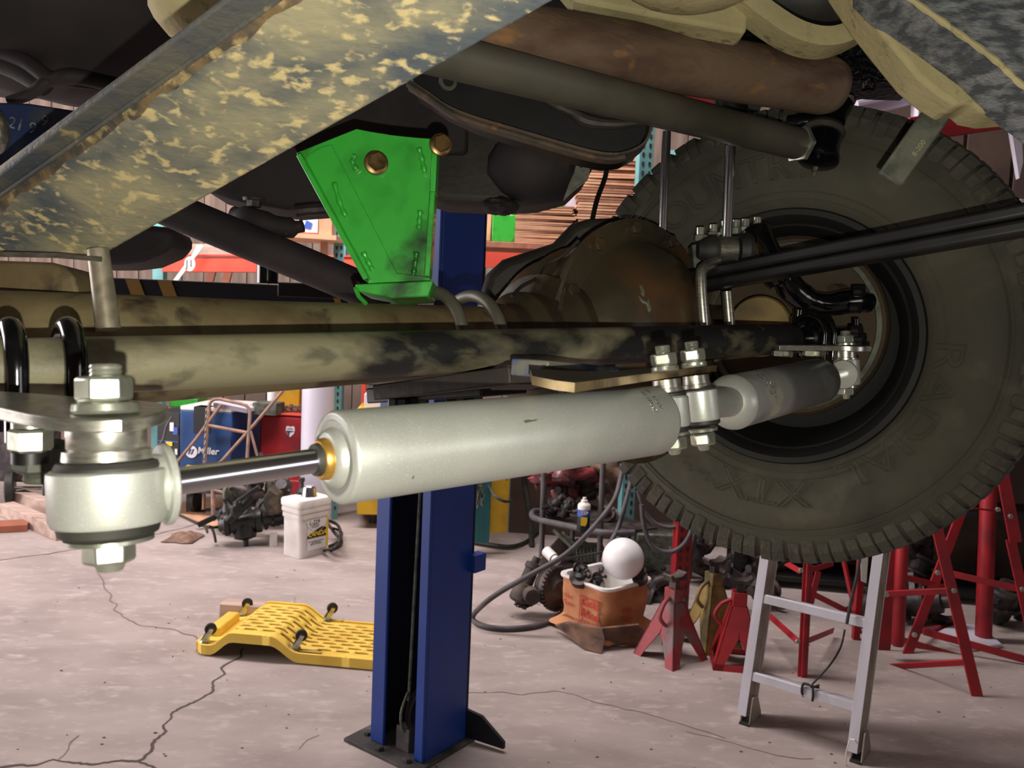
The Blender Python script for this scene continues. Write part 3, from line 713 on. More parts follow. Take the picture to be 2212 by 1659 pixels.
g = G(); g.prism([P(x, y, 1.02) for x, y in ((1820, -50), (1905, -50), (1960, 0), (2070, 86), (2150, 150), (2260, 225), (2420, 345), (2420, 380), (2300, 290), (2215, 244), (2160, 249), (2120, 240), (2100, 222), (2070, 230), (2030, 205), (1985, 168), (1925, 95), (1880, 38))], fw * .06)
g.build('rail_body', 'beige', rr2, bevel=.006, seg=3)
g = G(); g.prism([P(x, y, .94) for x, y in ((1910, -60), (1910, -200), (2520, -200), (2520, 420), (2420, 350), (2300, 252), (2212, 186), (2150, 128), (2060, 62), (1965, -6))], fw * .09)
g.build('rail_side', 'felt', rr2, bevel=.003)
g = G(); a = spline([P(x, y, .938) for x, y in ((1925, -40), (1965, -4), (2060, 64), (2150, 130), (2215, 190), (2320, 262))], 8); g.tube(a, [.0035 + .0007 * math.sin(k * 1.9) for k in range(len(a))], 8); g.build('dirt_edge', 'beige', rr2)
sb = thing('flat_steel_strap', 'grey flat metal strap hanging in front of the upper tyre', 'strap', P(1985, 300, 1.12))
g = G(); g.beam(P(2052, 205, 1.1), P(1921, 390, 1.12), .036, .008, fw); g.build('bar', 'bar', sb, bevel=.003)
dv = P(2052, 205, 1.1) - P(1921, 390, 1.12)
text('8-200', planar(P(1985, 320, 1.108), dv, -rt * .7 + up * .2), .010, .0003, name='stamped_mark', m='beige', parent=sb)

# --- leaf spring, spring clamp, shocks
ls = thing('leaf_spring', 'long black leaf spring pack running to the right edge', 'leaf spring', P(1850, 540, 1.15))
for (y0, y1, th, wd_) in ((598, 440, .020, .050), (622, 476, .020, .046)):
    g = G(); pa, pb = P(1496, y0, 1.44), P(2330, y1 - 4, 1.06); g.beam(pa, pa.lerp(pb, 1.5), wd_, th, UZ); g.build('leaf', 'blk', ls, bevel=.006, seg=3)
sc_ = thing('spring_clamp', 'grey spring clamp plate with a row of zinc nuts and U-bolts', 'clamp', P(1570, 540, 1.5))
g = G(); g.prism([P(x, y, 1.46) for x, y in ((1494, 528), (1560, 518), (1640, 503), (1660, 500), (1668, 560), (1600, 585), (1500, 590))], fw * .03); g.build('clamp_plate', 'bar', sc_, bevel=.003)
g = G(); g.prism([P(x, y, 1.44) for x, y in ((1508, 572), (1530, 560), (1570, 562), (1612, 570), (1600, 590), (1515, 596))], fw * .04); g.build('lower_plate', 'bar', sc_, bevel=.003)
for (x, y) in ((1513, 516), (1541, 510), (1566, 502), (1590, 500), (1610, 498), (1636, 494)):
    g = G(); g.hexn(P(x, y + 7, 1.48), UZ, .0115, .013); g.cyl(P(x, y, 1.48), P(x, y - 24, 1.48), .0075); g.build('nut', 'zinc', sc_)
g = G(); g.tube([P(1522, 715, 1.36), P(1514, 600, 1.36), P(1524, 576, 1.37), P(1548, 566, 1.40)], .0095, 14, sm=4); g.build('u_bolt', 'steel', sc_)
g = G(); g.tube([P(1577, 715, 1.42), P(1570, 630, 1.42)], .0095, 14); g.build('u_bolt', 'steel', sc_)

def shock(x0, y0, x1, y1, d, lab, eye):
    s_ = thing('shock_absorber', lab, 'shock absorber', P(x1, y1, d), 'shock absorbers beside the differential')
    g = G(); g.cyl(P(x0, y0, d), P(x1, y1, d), .0082); g.build('piston_rod', 'chrome', s_)
    g = G(); g.lathe(P(x0 + 2, y0 - 170, d), P(x0, y0, d) - P(x0 + 2, y0 - 170, d), [(0, .028), (.09, .028), (.1, .012)], 24); g.build('shock_body', 'blk', s_)
    if eye:
        p = P(x1 - 1, y1 + 22, d); g = G(); g.lathe(P(x1, y1 - 6, d), -UZ, [(0, .009), (.006, .012), (.016, .014), (.022, .018)], 24)
        g.lathe(p - rt * .018, rt, [(0, .020), (.003, .023), (.033, .023), (.036, .020)], 32); g.build('lower_eye', 'steel', s_)
        g = G(); g.lathe(p + rt * .02, rt, [(0, .026), (.014, .030), (.022, .026), (.026, .012)], 28); g.build('eye_bushing', 'rub', s_)
        g = G(); g.lathe(p - rt * .05, rt, [(0, .014), (.02, .026), (.03, .026)], 28); g.build('eye_bushing', 'rub', s_)
        g = G(); g.hexn(p + rt * .046, rt - fw * .6, .013, .010); g.build('eye_bolt', 'goldz', s_)
shock(1440, 285, 1432, 498, 1.52, 'slim chrome shock rod standing directly right of the differential', False)
shock(1579, 315, 1571, 518, 1.42, 'slim chrome shock rod ending in a polished eye on the spring clamp', True)

# --- tie rod
tr = thing('tie_rod', 'thick black steel tie rod, dust-coated, running the full width', 'tie rod', P(850, 760, TR(850)))
def trp(x): return P(x, 798 - 66 * x / 1700, TR(x))
g = G(); a, b = trp(-160), trp(1712); a = a + (a - b).normalized() * .35; L = (b - a).length; tdv = (b - a).normalized()
g.lathe(a, b - a, [(0, .025), (L - .012, .025), (L, .021)], 48); g.build('tube', 'tie', tr, smooth=60)
g = G(); g.lathe(b, tdv, [(-.01, .020), (.02, .017), (.05, .017), (.07, .028), (.085, .028), (.09, .02)], 32); g.build('rod_end', 'gloss', tr, smooth=50)
for k in range(2):
    g = G(); g.lathe(b + tdv * (.028 + .022 * k), tdv, [(0, .023), (.003, .027), (.010, .027), (.013, .023)], 32); g.build('clamp', 'gloss', tr)
g = G(); p = P(1723, 690, TR(1730)); g.hexn(p + UZ * -.018, UZ, .0135, .022); g.cyl(p, p + UZ * .016, .008); g.build('ball_stud_nut', 'gloss', tr)
g = G(); p = P(1578, 757, 1.38); g.cyl(p, p + UZ * .02, .013, n=24); g.hexn(P(1578, 768, 1.38), UZ, .018, .008); g.build('stud', 'goldz', tr)
g = G(); g.cyl(P(1800, 730, 1.50), P(1870, 720, 1.56), .02); g.build('socket', 'gloss', tr)

# --- left clamp bracket on tie rod
lb = thing('tie_rod_clamp_bracket', 'round-ended steel plate bracket clamped by two black U-bolts at left', 'bracket', P(185, 890, .5))
zl = F(225, 896, 0); pl = P(225, 893, .478); ZL = pl.z
c_ = V((pl.x - .002, pl.y + .004, 0))
g = G(); poly = [F(x, y, ZL) for x, y in ((-160, 862), (-60, 868), (0, 880), (60, 893), (130, 902), (200, 906), (262, 905), (315, 899), (350, 890), (364, 882), (364, 876), (350, 870), (310, 866), (250, 863), (180, 858), (80, 850), (-120, 838))]
g.prism(poly, V((0, 0, -.0078))); g.build('plate', 'steel', lb, bevel=.001)
for x, y in ((30, 745), (158, 738)):
    g = G(); c = trp(x + (-8 if x < 100 else -12)); ubolt(g, c, tdv, .034, .0088, .055); g.build('u_bolt', 'gloss', lb)
g = G(); ba = P(62, 905, .60); g.hexn(P(66, 925, .575), -UZ, .014, .016); g.cyl(P(66, 905, .575), P(66, 925, .575), .012); g.build('u_bolt_nut', 'zinc', lb)
g = G(); g.lathe(P(66, 938, .575), -UZ, [(0, .009), (.012, .009), (.012, .012), (.02, .012)], 24); g.build('thread', 'blk', lb)
g = G(); g.hexn(P(95, 955, .62), -UZ, .021, .022); g.lathe(P(92, 990, .62), -UZ, [(t * .0022, .0125 + (.001 if t % 2 else 0)) for t in range(9)], 24); g.build('stud', 'bar', lb)

# --- damper 1 (big silver)
def damper_end(g): pass
d1 = thing('steering_damper', 'near large silver steering damper with chrome rod across the centre', 'damper', P(1070, 945, DM(1070)), 'silver steering dampers')
a, b = P(722, 989, DM(722)), P(1415, 908, DM(1415)); L = (b - a).length; ax1 = (b - a).normalized()
g = G(); rb = .0326
g.lathe(a, ax1, [(0, rb - .0032), (.0008, rb - .0012), (.003, rb), (L - .004, rb), (L - .001, rb - .0012), (L, rb - .004), (L + .002, .02), (L + .002, .001)], 96); bd = g.build('body', 'silver', d1, smooth=50); gbd = g
for pp in (((1131, 909), (1140, 906), (1150, 907), (1163, 905), (1158, 909), (1148, 911), (1134, 914)), ((889, 1033), (893, 1027), (896, 1028), (892, 1036))):
    g = G(); patch(g, gbd, pp, .0001); g.build('scuff_mark', 'bar', bd, smooth=0)
g = G(); g.lathe(a, ax1, [(.0, rb - .003), (-.0006, rb - .006), (.0008, rb - .0082), (.0022, rb - .0092), (.0018, rb - .0105), (-.0030, rb - .0125), (-.0060, rb - .0150), (-.0066, rb - .0175), (-.0060, .0128), (-.0075, .0120), (-.0075, .001)], 96); g.build('end_cap', 'silver', d1, smooth=40)
g = G(); g.lathe(a, ax1, [(-.006, .0146), (-.0100, .0142), (-.0118, .0128), (-.0122, .0105), (-.0100, .0102)], 64); g.build('brass_collar', 'brass', d1, smooth=40)
g = G(); g.lathe(a, ax1, [(-.0115, .0115), (-.0150, .0108), (-.0152, .0088)], 48); g.build('rod_wiper', 'rub', d1)
e0 = P(350, 1046, DM(350))
g = G(); g.cyl(e0 - ax1 * .01, a, .0084, n=48); g.build('piston_rod', 'chrome', d1)
g = G(); g.lathe(e0 - ax1 * .0005, ax1, [(0, .0115), (0, .0235), (.0012, .0246), (.0035, .0246), (.0045, .0235), (.0045, .008)], 64); g.build('rod_flange', 'silver', d1, smooth=30)
g = G(); g.tube([e0 - ax1 * .016, e0], [.020, .018], 32); g.build('weld_neck', 'silver', d1)
def eyestack(par, top, bot, d, parts, sc=1.0, d1=None):
    for nm, m, prof, n in parts:
        g = G(); stk(g, top, bot, d, prof, n, d1=d1); g.build(nm, m, par, smooth=40)
eyestack(d1, (228, 790), (238, 1232), .478, [
    ('eye', 'silver', [(1012, 112), (1017, 119), (1030, 120), (1118, 118), (1130, 112)], 64),
    ('eye_bushing', 'rub', [(992, 84), (996, 100), (1006, 106), (1016, 104)], 48),
    ('eye_bushing', 'rub', [(1128, 100), (1136, 104), (1150, 100), (1158, 88)], 48)])
bolt1 = thing('damper_mounting_bolt', 'large zinc bolt with spacer and nut through the blurred bushing at left', 'bolt', P(232, 1010, .478))
def ridges(y0, y1, r, k=5):
    out = []
    for i in range(k):
        y = y0 + (y1 - y0) * i / k; out += [(y, r * .92), (y + (y1 - y0) / k * .5, r)]
    return out + [(y1, r * .9)]
eyestack(bolt1, (228, 790), (238, 1232), .478, [
    ('thread', 'zinc', [(786, 22)] + ridges(788, 816, 33, 3), 32),
    ('spacer', 'steel', [(925, 74), (928, 80), (966, 80), (970, 77), (972, 88), (992, 90), (996, 84)], 64),
    ('washer', 'zinc', [(868, 62), (872, 68), (886, 70), (892, 66)], 48),
    ('washer', 'zinc', [(1158, 82), (1160, 90), (1168, 90), (1172, 70)], 48),
    ('bolt_tip', 'zinc', [(1210, 34), (1222, 30), (1232, 26)], 32)])
for y0, h, rr_, x in ((812, 56, 58, 224), (1168, 48, 54, 235)):
    g = G(); p = P(x, y0, .478); dn_ = (P(238, 1232, .478) - P(228, 790, .478)).normalized(); g.hexn(p, dn_, rr_ * .478 / FPX, h * .478 / FPX, x=rt * .8 - fw * .5); g.build('nut', 'zinc', bolt1, bevel=.0008)
# far end: eye A
eA = .785
eyestack(d1, (1434, 745), (1456, 985), eA, [
    ('eye', 'silver', [(856, 38), (860, 42), (916, 42), (922, 39)], 48),
    ('eye_bushing', 'rub', [(846, 32), (850, 37), (857, 38)], 32), ('eye_bushing', 'rub', [(921, 38), (930, 38), (934, 32)], 32)])
ch = ' 85V2 '
def onbody(A, ax_, rb_, along, ang0, refx, refy):
    def fn(x, y, z):
        an = ang0 + x / rb_; return A + ax_ * (along + y) + (refx * math.cos(an) + refy * math.sin(an)) * (rb_ + z)
    return fn
ry = (up - ax1 * up.dot(ax1)).normalized(); rx = ax1.cross(ry).normalized()
if rx.dot(fw) > 0: rx = -rx
text('25741 85', onbody(a, ax1, rb, L - .035, math.radians(42), ry * 0 + rx, ry), .0065, outline=.0003, name='stamped_number', m='steel', parent=bd)
text('V27-A 40', onbody(a, ax1, rb, L - .026, math.radians(46), rx, ry), .0065, outline=.0003, name='stamped_number', m='steel', parent=bd)

# bolts A and B
def midbolt(nx, top, bot, d, yoff, lab, s):
    o = thing('damper_mounting_bolt', lab, 'bolt', P(*bot, d))
    Y = lambda y: y + yoff
    eyestack(o, top, bot, d, [
        ('thread', 'zinc', [(Y(746), 10 * s)] + ridges(Y(747), Y(766), 16 * s, 4), 24),
        ('washer', 'zinc', [(Y(790), 26 * s), (Y(792), 29 * s), (Y(799), 30 * s), (Y(802), 28 * s)], 40),
        ('spacer', 'steel', [(Y(820), 30 * s), (Y(838), 31 * s), (Y(839), 33 * s), (Y(847), 34 * s)], 48),
        ('washer', 'zinc', [(Y(932), 33 * s), (Y(935), 37 * s), (Y(941), 36 * s)], 40),
        ('bolt_tip', 'zinc', [(Y(968), 15 * s), (Y(978), 13 * s), (Y(982), 10 * s)], 24)])
    ax_ = (P(*bot, d) - P(*top, d)).normalized()
    for y, h in ((Y(763), 27), (Y(944), 27)):
        t = (y - top[1]) / (bot[1] - top[1]); g = G(); g.hexn(P(top[0] + (bot[0] - top[0]) * t, y, d), ax_, 29 * s * d / FPX, h * d / FPX, x=rt * .9 - fw * .3); g.build('nut', 'zinc', o, bevel=.0008)
midbolt(0, (1430, 745), (1459, 985), eA, 0, 'zinc bolt through the centre bracket, nearer of the two, left', 1.0)
midbolt(0, (1493, 738), (1521, 970), .865, -9, 'zinc bolt through the centre bracket, farther of the two, right', .93)

# --- damper 2
d2 = thing('steering_damper', 'far grey scuffed steering damper reaching into the wheel', 'damper', P(1680, 850, 1.08), 'silver steering dampers')
a, b = P(1585, 868, .985), P(1768, 823, 1.19); L = (b - a).length; ax2 = (b - a).normalized()
g = G(); g.lathe(a, ax2, [(0, .0315), (.002, .0325), (L - .003, .0325), (L, .031), (L + .001, .01)], 80); bd2 = g.build('body', 'silver2', d2, smooth=50)
g = G(); g.lathe(a, -ax2, [(-.001, .0325), (.003, .0332), (.007, .0325), (.015, .028), (.022, .020), (.026, .010), (.026, .001)], 64); g.build('end_cap', 'silver', d2, smooth=60)
eyestack(d2, (1500, 745), (1528, 965), .865, [
    ('eye', 'silver', [(842, 33), (845, 36), (903, 36), (908, 34)], 48),
    ('eye_bushing', 'rub', [(834, 29), (838, 33), (844, 34)], 32), ('eye_bushing', 'rub', [(907, 34), (915, 34), (919, 29)], 32)])
g = G(); g.tube([P(1520, 872, .88), a], [.016, .018], 24); g.build('eye_neck', 'silver', d2)
g = G(); g.cyl(b, P(1822, 808, 1.27), .0085, n=32); g.build('piston_rod', 'chrome', d2)
g = G(); pe = P(1821, 809, 1.265); g.lathe(pe, ax2, [(0, .010), (0, .0212), (.0015, .022), (.004, .022), (.005, .02)], 48); g.build('rod_flange', 'silver', d2, smooth=30)
eyestack(d2, (1827, 750), (1832, 860), 1.29, [
    ('eye', 'silver', [(776, 24), (779, 27), (828, 27), (832, 24)], 40)])
ry2 = (up - ax2 * up.dot(ax2)).normalized(); rx2 = ax2.cross(ry2).normalized()
if rx2.dot(fw) > 0: rx2 = -rx2
text('4A 53 85Y', onbody(a, ax2, .0325, .034, math.radians(35), rx2, ry2), .0075, outline=.0004, name='stamped_number', m='steel', parent=bd2)
text('2-741 8-400', onbody(a, ax2, .0325, .045, math.radians(30), rx2, ry2), .0075, outline=.0004, name='stamped_number', m='steel', parent=bd2)
ob = thing('outer_clamp_bracket', 'narrow steel bar bracket bolted under the tie rod end beside the rim', 'bracket', P(1770, 752, 1.32))
g = G(); g.beam(P(1672, 750, 1.30), P(1868, 752, 1.30), .05, .0085, UZ); g.lathe(P(1830, 752, 1.30) + UZ * .0042, -UZ, [(0, .032), (.0085, .032)], 40); g.build('bar', 'steel', ob, bevel=.001)
for x in (1685, 1752): g = G(); g.hexn(P(x, 757, 1.30), -UZ, .013, .009); g.hexn(P(x + 12, 758, 1.33), -UZ, .012, .009); g.build('nut', 'zinc', ob)
g = G(); ubolt(g, P(1745, 722, 1.36), tdv, .030, .005, .04); g.build('u_bolt', 'gloss', ob)
g = G(); ubolt(g, P(1766, 722, 1.38), tdv, .030, .005, .04); g.build('u_bolt', 'gloss', ob)
b3 = thing('damper_mounting_bolt', 'zinc bolt through the outer bracket inside the wheel', 'bolt', P(1827, 850, 1.29))
eyestack(b3, (1826, 712), (1828, 862), 1.29, [('thread', 'zinc', [(714, 8)] + ridges(715, 726, 11, 3), 20), ('washer', 'zinc', [(742, 20), (746, 20)], 24),
    ('spacer', 'steel', [(759, 22), (773, 22), (774, 26), (778, 26)], 32), ('washer', 'zinc', [(831, 22), (838, 22)], 24), ('bolt_tip', 'zinc', [(852, 9), (862, 7)], 20)])
for y, h in ((724, 18), (838, 15)):
    g = G(); g.hexn(P(1827, y, 1.29), -up, .0135, h * 1.29 / FPX, x=rt); g.build('nut', 'zinc', b3, bevel=.0006)
#SPLIT
# ================================================================== the workshop
def Z(x, y, d): return P(x, y, d).z
# --- blue two-post lift
A_, B_, C_ = F(799, 1605), F(912, 1659), F(1001, 1592)
xa = (B_ - A_).normalized(); ya = V((-xa.y, xa.x, 0))
W_ = (B_ - A_).length; Dp = .225
lift = thing('lift_column', 'tall blue steel vehicle lift column standing in the middle', 'vehicle lift', (A_ + B_) / 2)
def LP(x, y, z): return A_ + xa * x + ya * y + UZ * z
H_ = 3.6
def lb_(name, x0, x1, y0, y1, z0, z1, m, par=lift, bev=.0, **k):
    g = G(); q = [LP(x, y, z) for z in (z0, z1) for x, y in ((x0, y0), (x1, y0), (x1, y1), (x0, y1))]
    g.hull8(q); return g.build(name, m, par, bevel=bev, **k)
t = .012; lp_ = .062
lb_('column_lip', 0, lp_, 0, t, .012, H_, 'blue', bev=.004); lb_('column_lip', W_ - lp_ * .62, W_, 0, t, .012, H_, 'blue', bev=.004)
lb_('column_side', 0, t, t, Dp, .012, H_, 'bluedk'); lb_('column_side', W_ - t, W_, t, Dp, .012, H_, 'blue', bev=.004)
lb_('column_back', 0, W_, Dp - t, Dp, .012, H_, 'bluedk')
lb_('base_plate', -.075, W_ + .02, -.05, Dp + .02, 0, .012, 'base', bev=.002)
g = G()
g.prism([LP(W_ - .01, Dp, .012), LP(W_ + .14, Dp + .02, .012), LP(W_ + .14, Dp + .02, .035), LP(W_ + .05, Dp + .01, .10), LP(W_ - .01, Dp, .11)], ya * .012); g.build('base_gusset', 'bluedk', lift)
g = G(); a = LP(.155, .10, 2.9); b = LP(.125, .05, .17); g.cyl(a, b, .0055, n=8); g.build('lift_cable', 'bar', lift)
g = G(); c = LP(.155, .09, .14); g.lathe(c - xa * .012, xa, [(0, .075), (.004, .08), (.009, .066), (.015, .066), (.020, .08), (.024, .075)], 40); g.build('cable_pulley', 'junk', lift)
g = G(); g.tube([LP(.125, .045, .2), LP(.128, .012, .14), LP(.135, .02, .08), LP(.14, .06, .062)], .005, 8, sm=4); g.build('cable_loop', 'bar', lift)
g = G(); g.box(LP(.13, .04, .05), .06, .04, .08, math.atan2(xa.y, xa.x)); g.build('pulley_block', 'base', lift, bevel=.003)
g = G(); 
for (x, y) in ((-.03, .02), (.07, -.025), (.19, -.02), (-.03, .16)):
    g = G(); g.hexn(LP(x, y, .012), UZ, .014, .012); g.build('anchor_bolt', 'base', lift)
q_ = LP(W_ + .002, .10, 0)
lb_('lock_tab', W_ - .01, W_ + .03, Dp - .03, Dp + .03, .60, .66, 'blue', bev=.003)
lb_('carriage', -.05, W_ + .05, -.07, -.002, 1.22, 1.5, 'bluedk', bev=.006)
# lift arm to the left
arm = thing('lift_arm', 'dark blue lift arm with yellow hazard stripes behind the axle', 'lift arm', P(480, 640, 2.55))
zt = P(480, 609, 2.55).z
a0, a1 = P(140, 650, 2.62), LP(0, -.05, 1.4); a0.z = a1.z = zt - .055
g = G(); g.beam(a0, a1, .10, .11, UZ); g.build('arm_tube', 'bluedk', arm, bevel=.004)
g = G()
nn = (a1 - a0).normalized(); sd_ = V((nn.y, -nn.x, 0)); 
if sd_.dot(fw) > 0: sd_ = -sd_
def ab(xp, dz, off=.0515): # point on arm's front face near screen x
    v = P(xp, 620, 1) - CAM; n_ = sd_; k = ((a0 + sd_ * off) - CAM).dot(n_) / v.dot(n_); q = CAM + v * k; q.z = zt - .055 + dz; return q
for i, x in enumerate((270, 340, 712, 742)):
    g = G(); w_ = 30 if i < 2 else 14; g.prism([ab(x, .052), ab(x + w_, .052), ab(x + w_ + 28, -.052), ab(x + 28, -.052)], -sd_ * .0012); g.build('hazard_stripe', 'haz', arm)
g = G(); c = P(577, 640, 2.5); c.z = zt; g.cyl(c, c + UZ * .16, .032); g.box(c + UZ * .165, .10, .10, .012); g.build('lift_adapter', 'gloss', arm)
g = G(); c = ab(640, .04) ; g.box(c + nn * .1 - sd_ * .03 + UZ * .0, .32, .06, .05, math.atan2(nn.y, nn.x)); g.build('arm_lock', 'blk', arm, bevel=.006)

# --- aluminium ladder
FL, FR = F(1606, 1566), F(1846, 1648)
xl = (FR - FL).normalized(); yl = V((-xl.y, xl.x, 0)); WL = (FR - FL).length
lad = thing('ladder', 'grimy aluminium ladder standing under the tyre at right', 'ladder', (FL + FR) / 2)
ang = math.radians(13); lu = (UZ * math.cos(ang) + yl * math.sin(ang)); ln = (yl * math.cos(ang) - UZ * math.sin(ang))
LH = 1.95
for x, s_ in ((0, 1), (WL, 1)):
    o_ = FL + xl * x
    g = G(); g.hull8([o_ + xl * i + ln * j + lu * k for k in (.03, LH) for i, j in ((-.030, 0), (.004, 0), (.004, .003), (-.030, .003))]); rl = g.build('rail_front_flange', 'alu', lad, bevel=.001)
    g = G(); g.hull8([o_ + xl * i + ln * j + lu * k for k in (.03, LH) for i, j in ((-.0, .003), (.004, .003), (.004, .098), (-.0, .098))])
    for j in (.024, .052): g.hull8([o_ + xl * i + ln * jj + lu * k for k in (.03, LH) for i, jj in ((.004, j), (.007, j), (.007, j + .004), (.004, j + .004))])
    g.build('rail_web', 'aluw', lad)
    g = G(); g.hull8([o_ + xl * i + ln * j + lu * k for k in (.03, LH) for i, j in ((-.028, .098), (.006, .098), (.006, .101), (-.028, .101))]); g.build('rail_rear_flange', 'alu', lad)
    g = G(); g.prism([o_ + xl * .018 + yl * i + UZ * k for i, k in ((.0, .0), (.115, .0), (.115, .018), (.075, .085), (.06, .10), (.02, .10))], xl * .004); g.prism([o_ - xl * .018 + yl * i + UZ * k for i, k in ((.01, .0), (.10, .0), (.10, .02), (.07, .06), (.02, .07))], xl * .004)
    g.build('shoe', 'aluw', lad)
    g = G(); g.hull8([o_ + xl * i + yl * j + UZ * k for k in (0, .008) for i, j in ((-.016, -.004), (.022, -.004), (.022, .112), (-.016, .112))]); g.build('rubber_foot', 'rub', lad)
for h in (.19, .475, .76, 1.045, 1.33, 1.615):
    g = G(); a = FL + lu * h + ln * .03; b = a + xl * WL
    g.beam(a + ln * .006, b + ln * .006, .062, .008, lu); g.beam(a - lu * .014 - ln * .024, b - lu * .014 - ln * .024, .006, .030, lu)
    g.beam(a - lu * .010 - ln * .024, b - lu * .010 - ln * .024, .003, .004, lu)
    g.beam(a - lu * .010 + ln * .018, b - lu * .010 + ln * .018, .005, .018, lu); g.build('rung', 'alu', lad, bevel=.0012)
g = G(); dl_ = 2.93
pc = FL + lu * .19 + ln * .03
def rq(x, k, h=.19): return FL + lu * (h + k) + ln * .03 + xl * x
g.tube([rq(.20, .012), rq(.19, .014) - ln * .03, rq(.188, -.012) - ln * .03, rq(.194, -.03) - ln * .02], .0045, 8, sm=5)
g.tube([rq(.235, .012), rq(.225, .012) - ln * .03, rq(.228, -.012) - ln * .032, rq(.226, -.035) - ln * .02], .0045, 8, sm=5)
g.tube([rq(.188, .014) - ln * .028, rq(.21, .016) - ln * .03, rq(.235, .014) - ln * .02], .004, 8, sm=4)
g.tube([rq(.235, .02), P(1752, 1482, 2.9), P(1790, 1440, 2.95), P(1815, 1400, 3.0), P(1825, 1360, 3.02)], .0035, 8, sm=6)
g.tube([P(1829, 1348, 2.88), P(1838, 1300, 2.9), P(1850, 1250, 2.92), P(1858, 1200, 2.94)], .006, 8, sm=6)
tag(g.build('ladder_rope', 'rub'), 'thin dark rope knotted around the lowest ladder rung', 'rope')
g = G(); g.tube([P(1835, 1600, 2.78), P(1828, 1625, 2.78), P(1827, 1650, 2.79), P(1829, 1657, 2.80)], .0022, 6, sm=4); g.tube([P(1836, 1597, 2.79), P(1846, 1598, 2.78), P(1852, 1606, 2.78)], .003, 6)
tag(g.build('white_string', 'white'), 'short white string tied to the right ladder rail foot', 'string')
g = G(); g.hull8([q for q in (P(1858, 1200, 3.0), P(1876, 1200, 3.0), P(1876, 1200, 3.03), P(1858, 1200, 3.03), P(1860, 1255, 3.0), P(1872, 1260, 3.0), P(1872, 1260, 3.03), P(1860, 1255, 3.03))])
tag(g.build('ladder_hook', 'white', bevel=.002), 'small pale hook at the inner side of the right ladder rail', 'hook')

# --- jack stands
def jack(name_, lab, loc, h, half, yaw, m, mh, grp=None, fl=.0):
    t_ = thing('jack_stand', lab, 'jack stand', loc, grp); t_.rotation_euler = (0, 0, 0)
    loc = V(loc); m3 = Matrix.Rotation(yaw, 3, 'Z'); T = lambda x, y, z: loc + m3 @ V((x, y, z))
    tp = .034
    for s in range(4):
        m4 = Matrix.Rotation(s * math.pi / 2, 3, 'Z'); g = G()
        def W(u, v):  # u across, v height 0..1
            return (m4 @ V((u * (half + (tp - half) * v), -(half + (tp - half) * v), h * v)))
        # two tapering legs joined over an arch
        for sg in (-1, 1):
            n_ = 8; outer = [W(sg, k / n_) for k in range(n_ + 1)]
            inner = [W(sg * (.62 * (1 - max(0, (k / n_) / .52) ** 1.6) if k / n_ < .52 else 0), k / n_) for k in range(n_ + 1)]
            for k in range(n_):
                q4 = [outer[k], inner[k], inner[k + 1], outer[k + 1]]; nn_ = m4 @ V((0, .006, 0))
                g.hull8([T(*(m_)) for m_ in q4] + [T(*(m_ + nn_)) for m_ in q4])
        g.build('leg_panel', m, t_, smooth=0)
        if fl:
            g = G(); q4 = [W(-1, 0), W(1, 0), W(.97, .10), W(-.97, .10)]; g.hull8([T(*m_) for m_ in q4] + [T(*(m_ + m4 @ V((0, .005, 0)))) for m_ in q4]); g.build('foot_bar', m, t_)
    g = G(); g.hull8([T(x, y, z) for z in (h * .93, h + .06) for x, y in ((-.03, -.03), (.03, -.03), (.03, .03), (-.03, .03))]); g.build('collar', m, t_, bevel=.003)
    g = G(); g.hull8([T(x, y, z) for z in (.1, h + .11) for x, y in ((-.014, -.018), (.014, -.018), (.014, .018), (-.014, .018))])
    for k in range(9): g.hull8([T(x, y, z + .1 + k * .022) for z in (0, .011) for x, y in ((.014, -.012), (.021, -.012), (.021, .012), (.014, .012))])
    g.build('ratchet_bar', mh, t_)
    g = G(); pr = [(-.055, .028), (-.04, .0), (.04, 0), (.055, .028), (.048, .034), (.022, .018), (-.022, .018), (-.048, .034)]
    g.prism([T(x, -.025, h + .095 + z) for x, z in pr], m3 @ V((0, .05, 0))); g.build('saddle', mh, t_, bevel=.002)
    g = G(); g.tube([T(-.03, 0, h + .02), T(-.075, -.01, h + .0), T(-.10, -.015, h - .05), T(-.07, -.02, h - .09)], .009, 10, sm=5); g.build('handle', m, t_)
    return t_
b1 = F(1448, 1418); jack('a', 'scuffed faded red jack stand right of the paper-wrapped tub', b1, .25, .115, math.radians(38), 'reds', 'junk2', 'jack stands')
b2 = F(1588, 1432); jack('b', 'clean bright red jack stand beside the ladder rail', b2, .26, .105, math.radians(-8), 'red', 'junk', 'jack stands', fl=1)
b3_ = F(1533, 1392); jack('c', 'worn yellow jack stand between and behind the two red ones', b3_, .28, .105, math.radians(25), 'yels', 'junk', 'jack stands')

# --- red tripod stands
def lines(t_, nm, L_, m='red', flat=True):
    for (x0, y0, d0_, x1, y1, d1_, w_, th_) in L_:
        g = G(); g.beam(P(x0, y0, d0_), P(x1, y1, d1_), w_, th_, fw); g.build(nm, m, t_, bevel=.001)
def bolts(t_, pts, d):
    for x, y in pts:
        g = G(); g.hexn(P(x, y, d), -fw, .011, .012); g.build('bolt', 'zinc', t_)
s1 = thing('tripod_stand', 'red tripod stand seen through the ladder rungs', 'tripod stand', F(1730, 1462), 'red tripod stands')
lines(s1, 'leg', [(1745, 1170, 3.50, 1730, 1462, 3.50, .012, .045), (1816, 1180, 4.0, 1868, 1420, 4.05, .012, .040), (1862, 1180, 3.9, 1846, 1408, 3.95, .03, .03)])
g = G(); g.beam(P(1748, 1170, 3.49), P(1733, 1462, 3.49), .04, .006, fw); g.build('leg', 'red', s1)
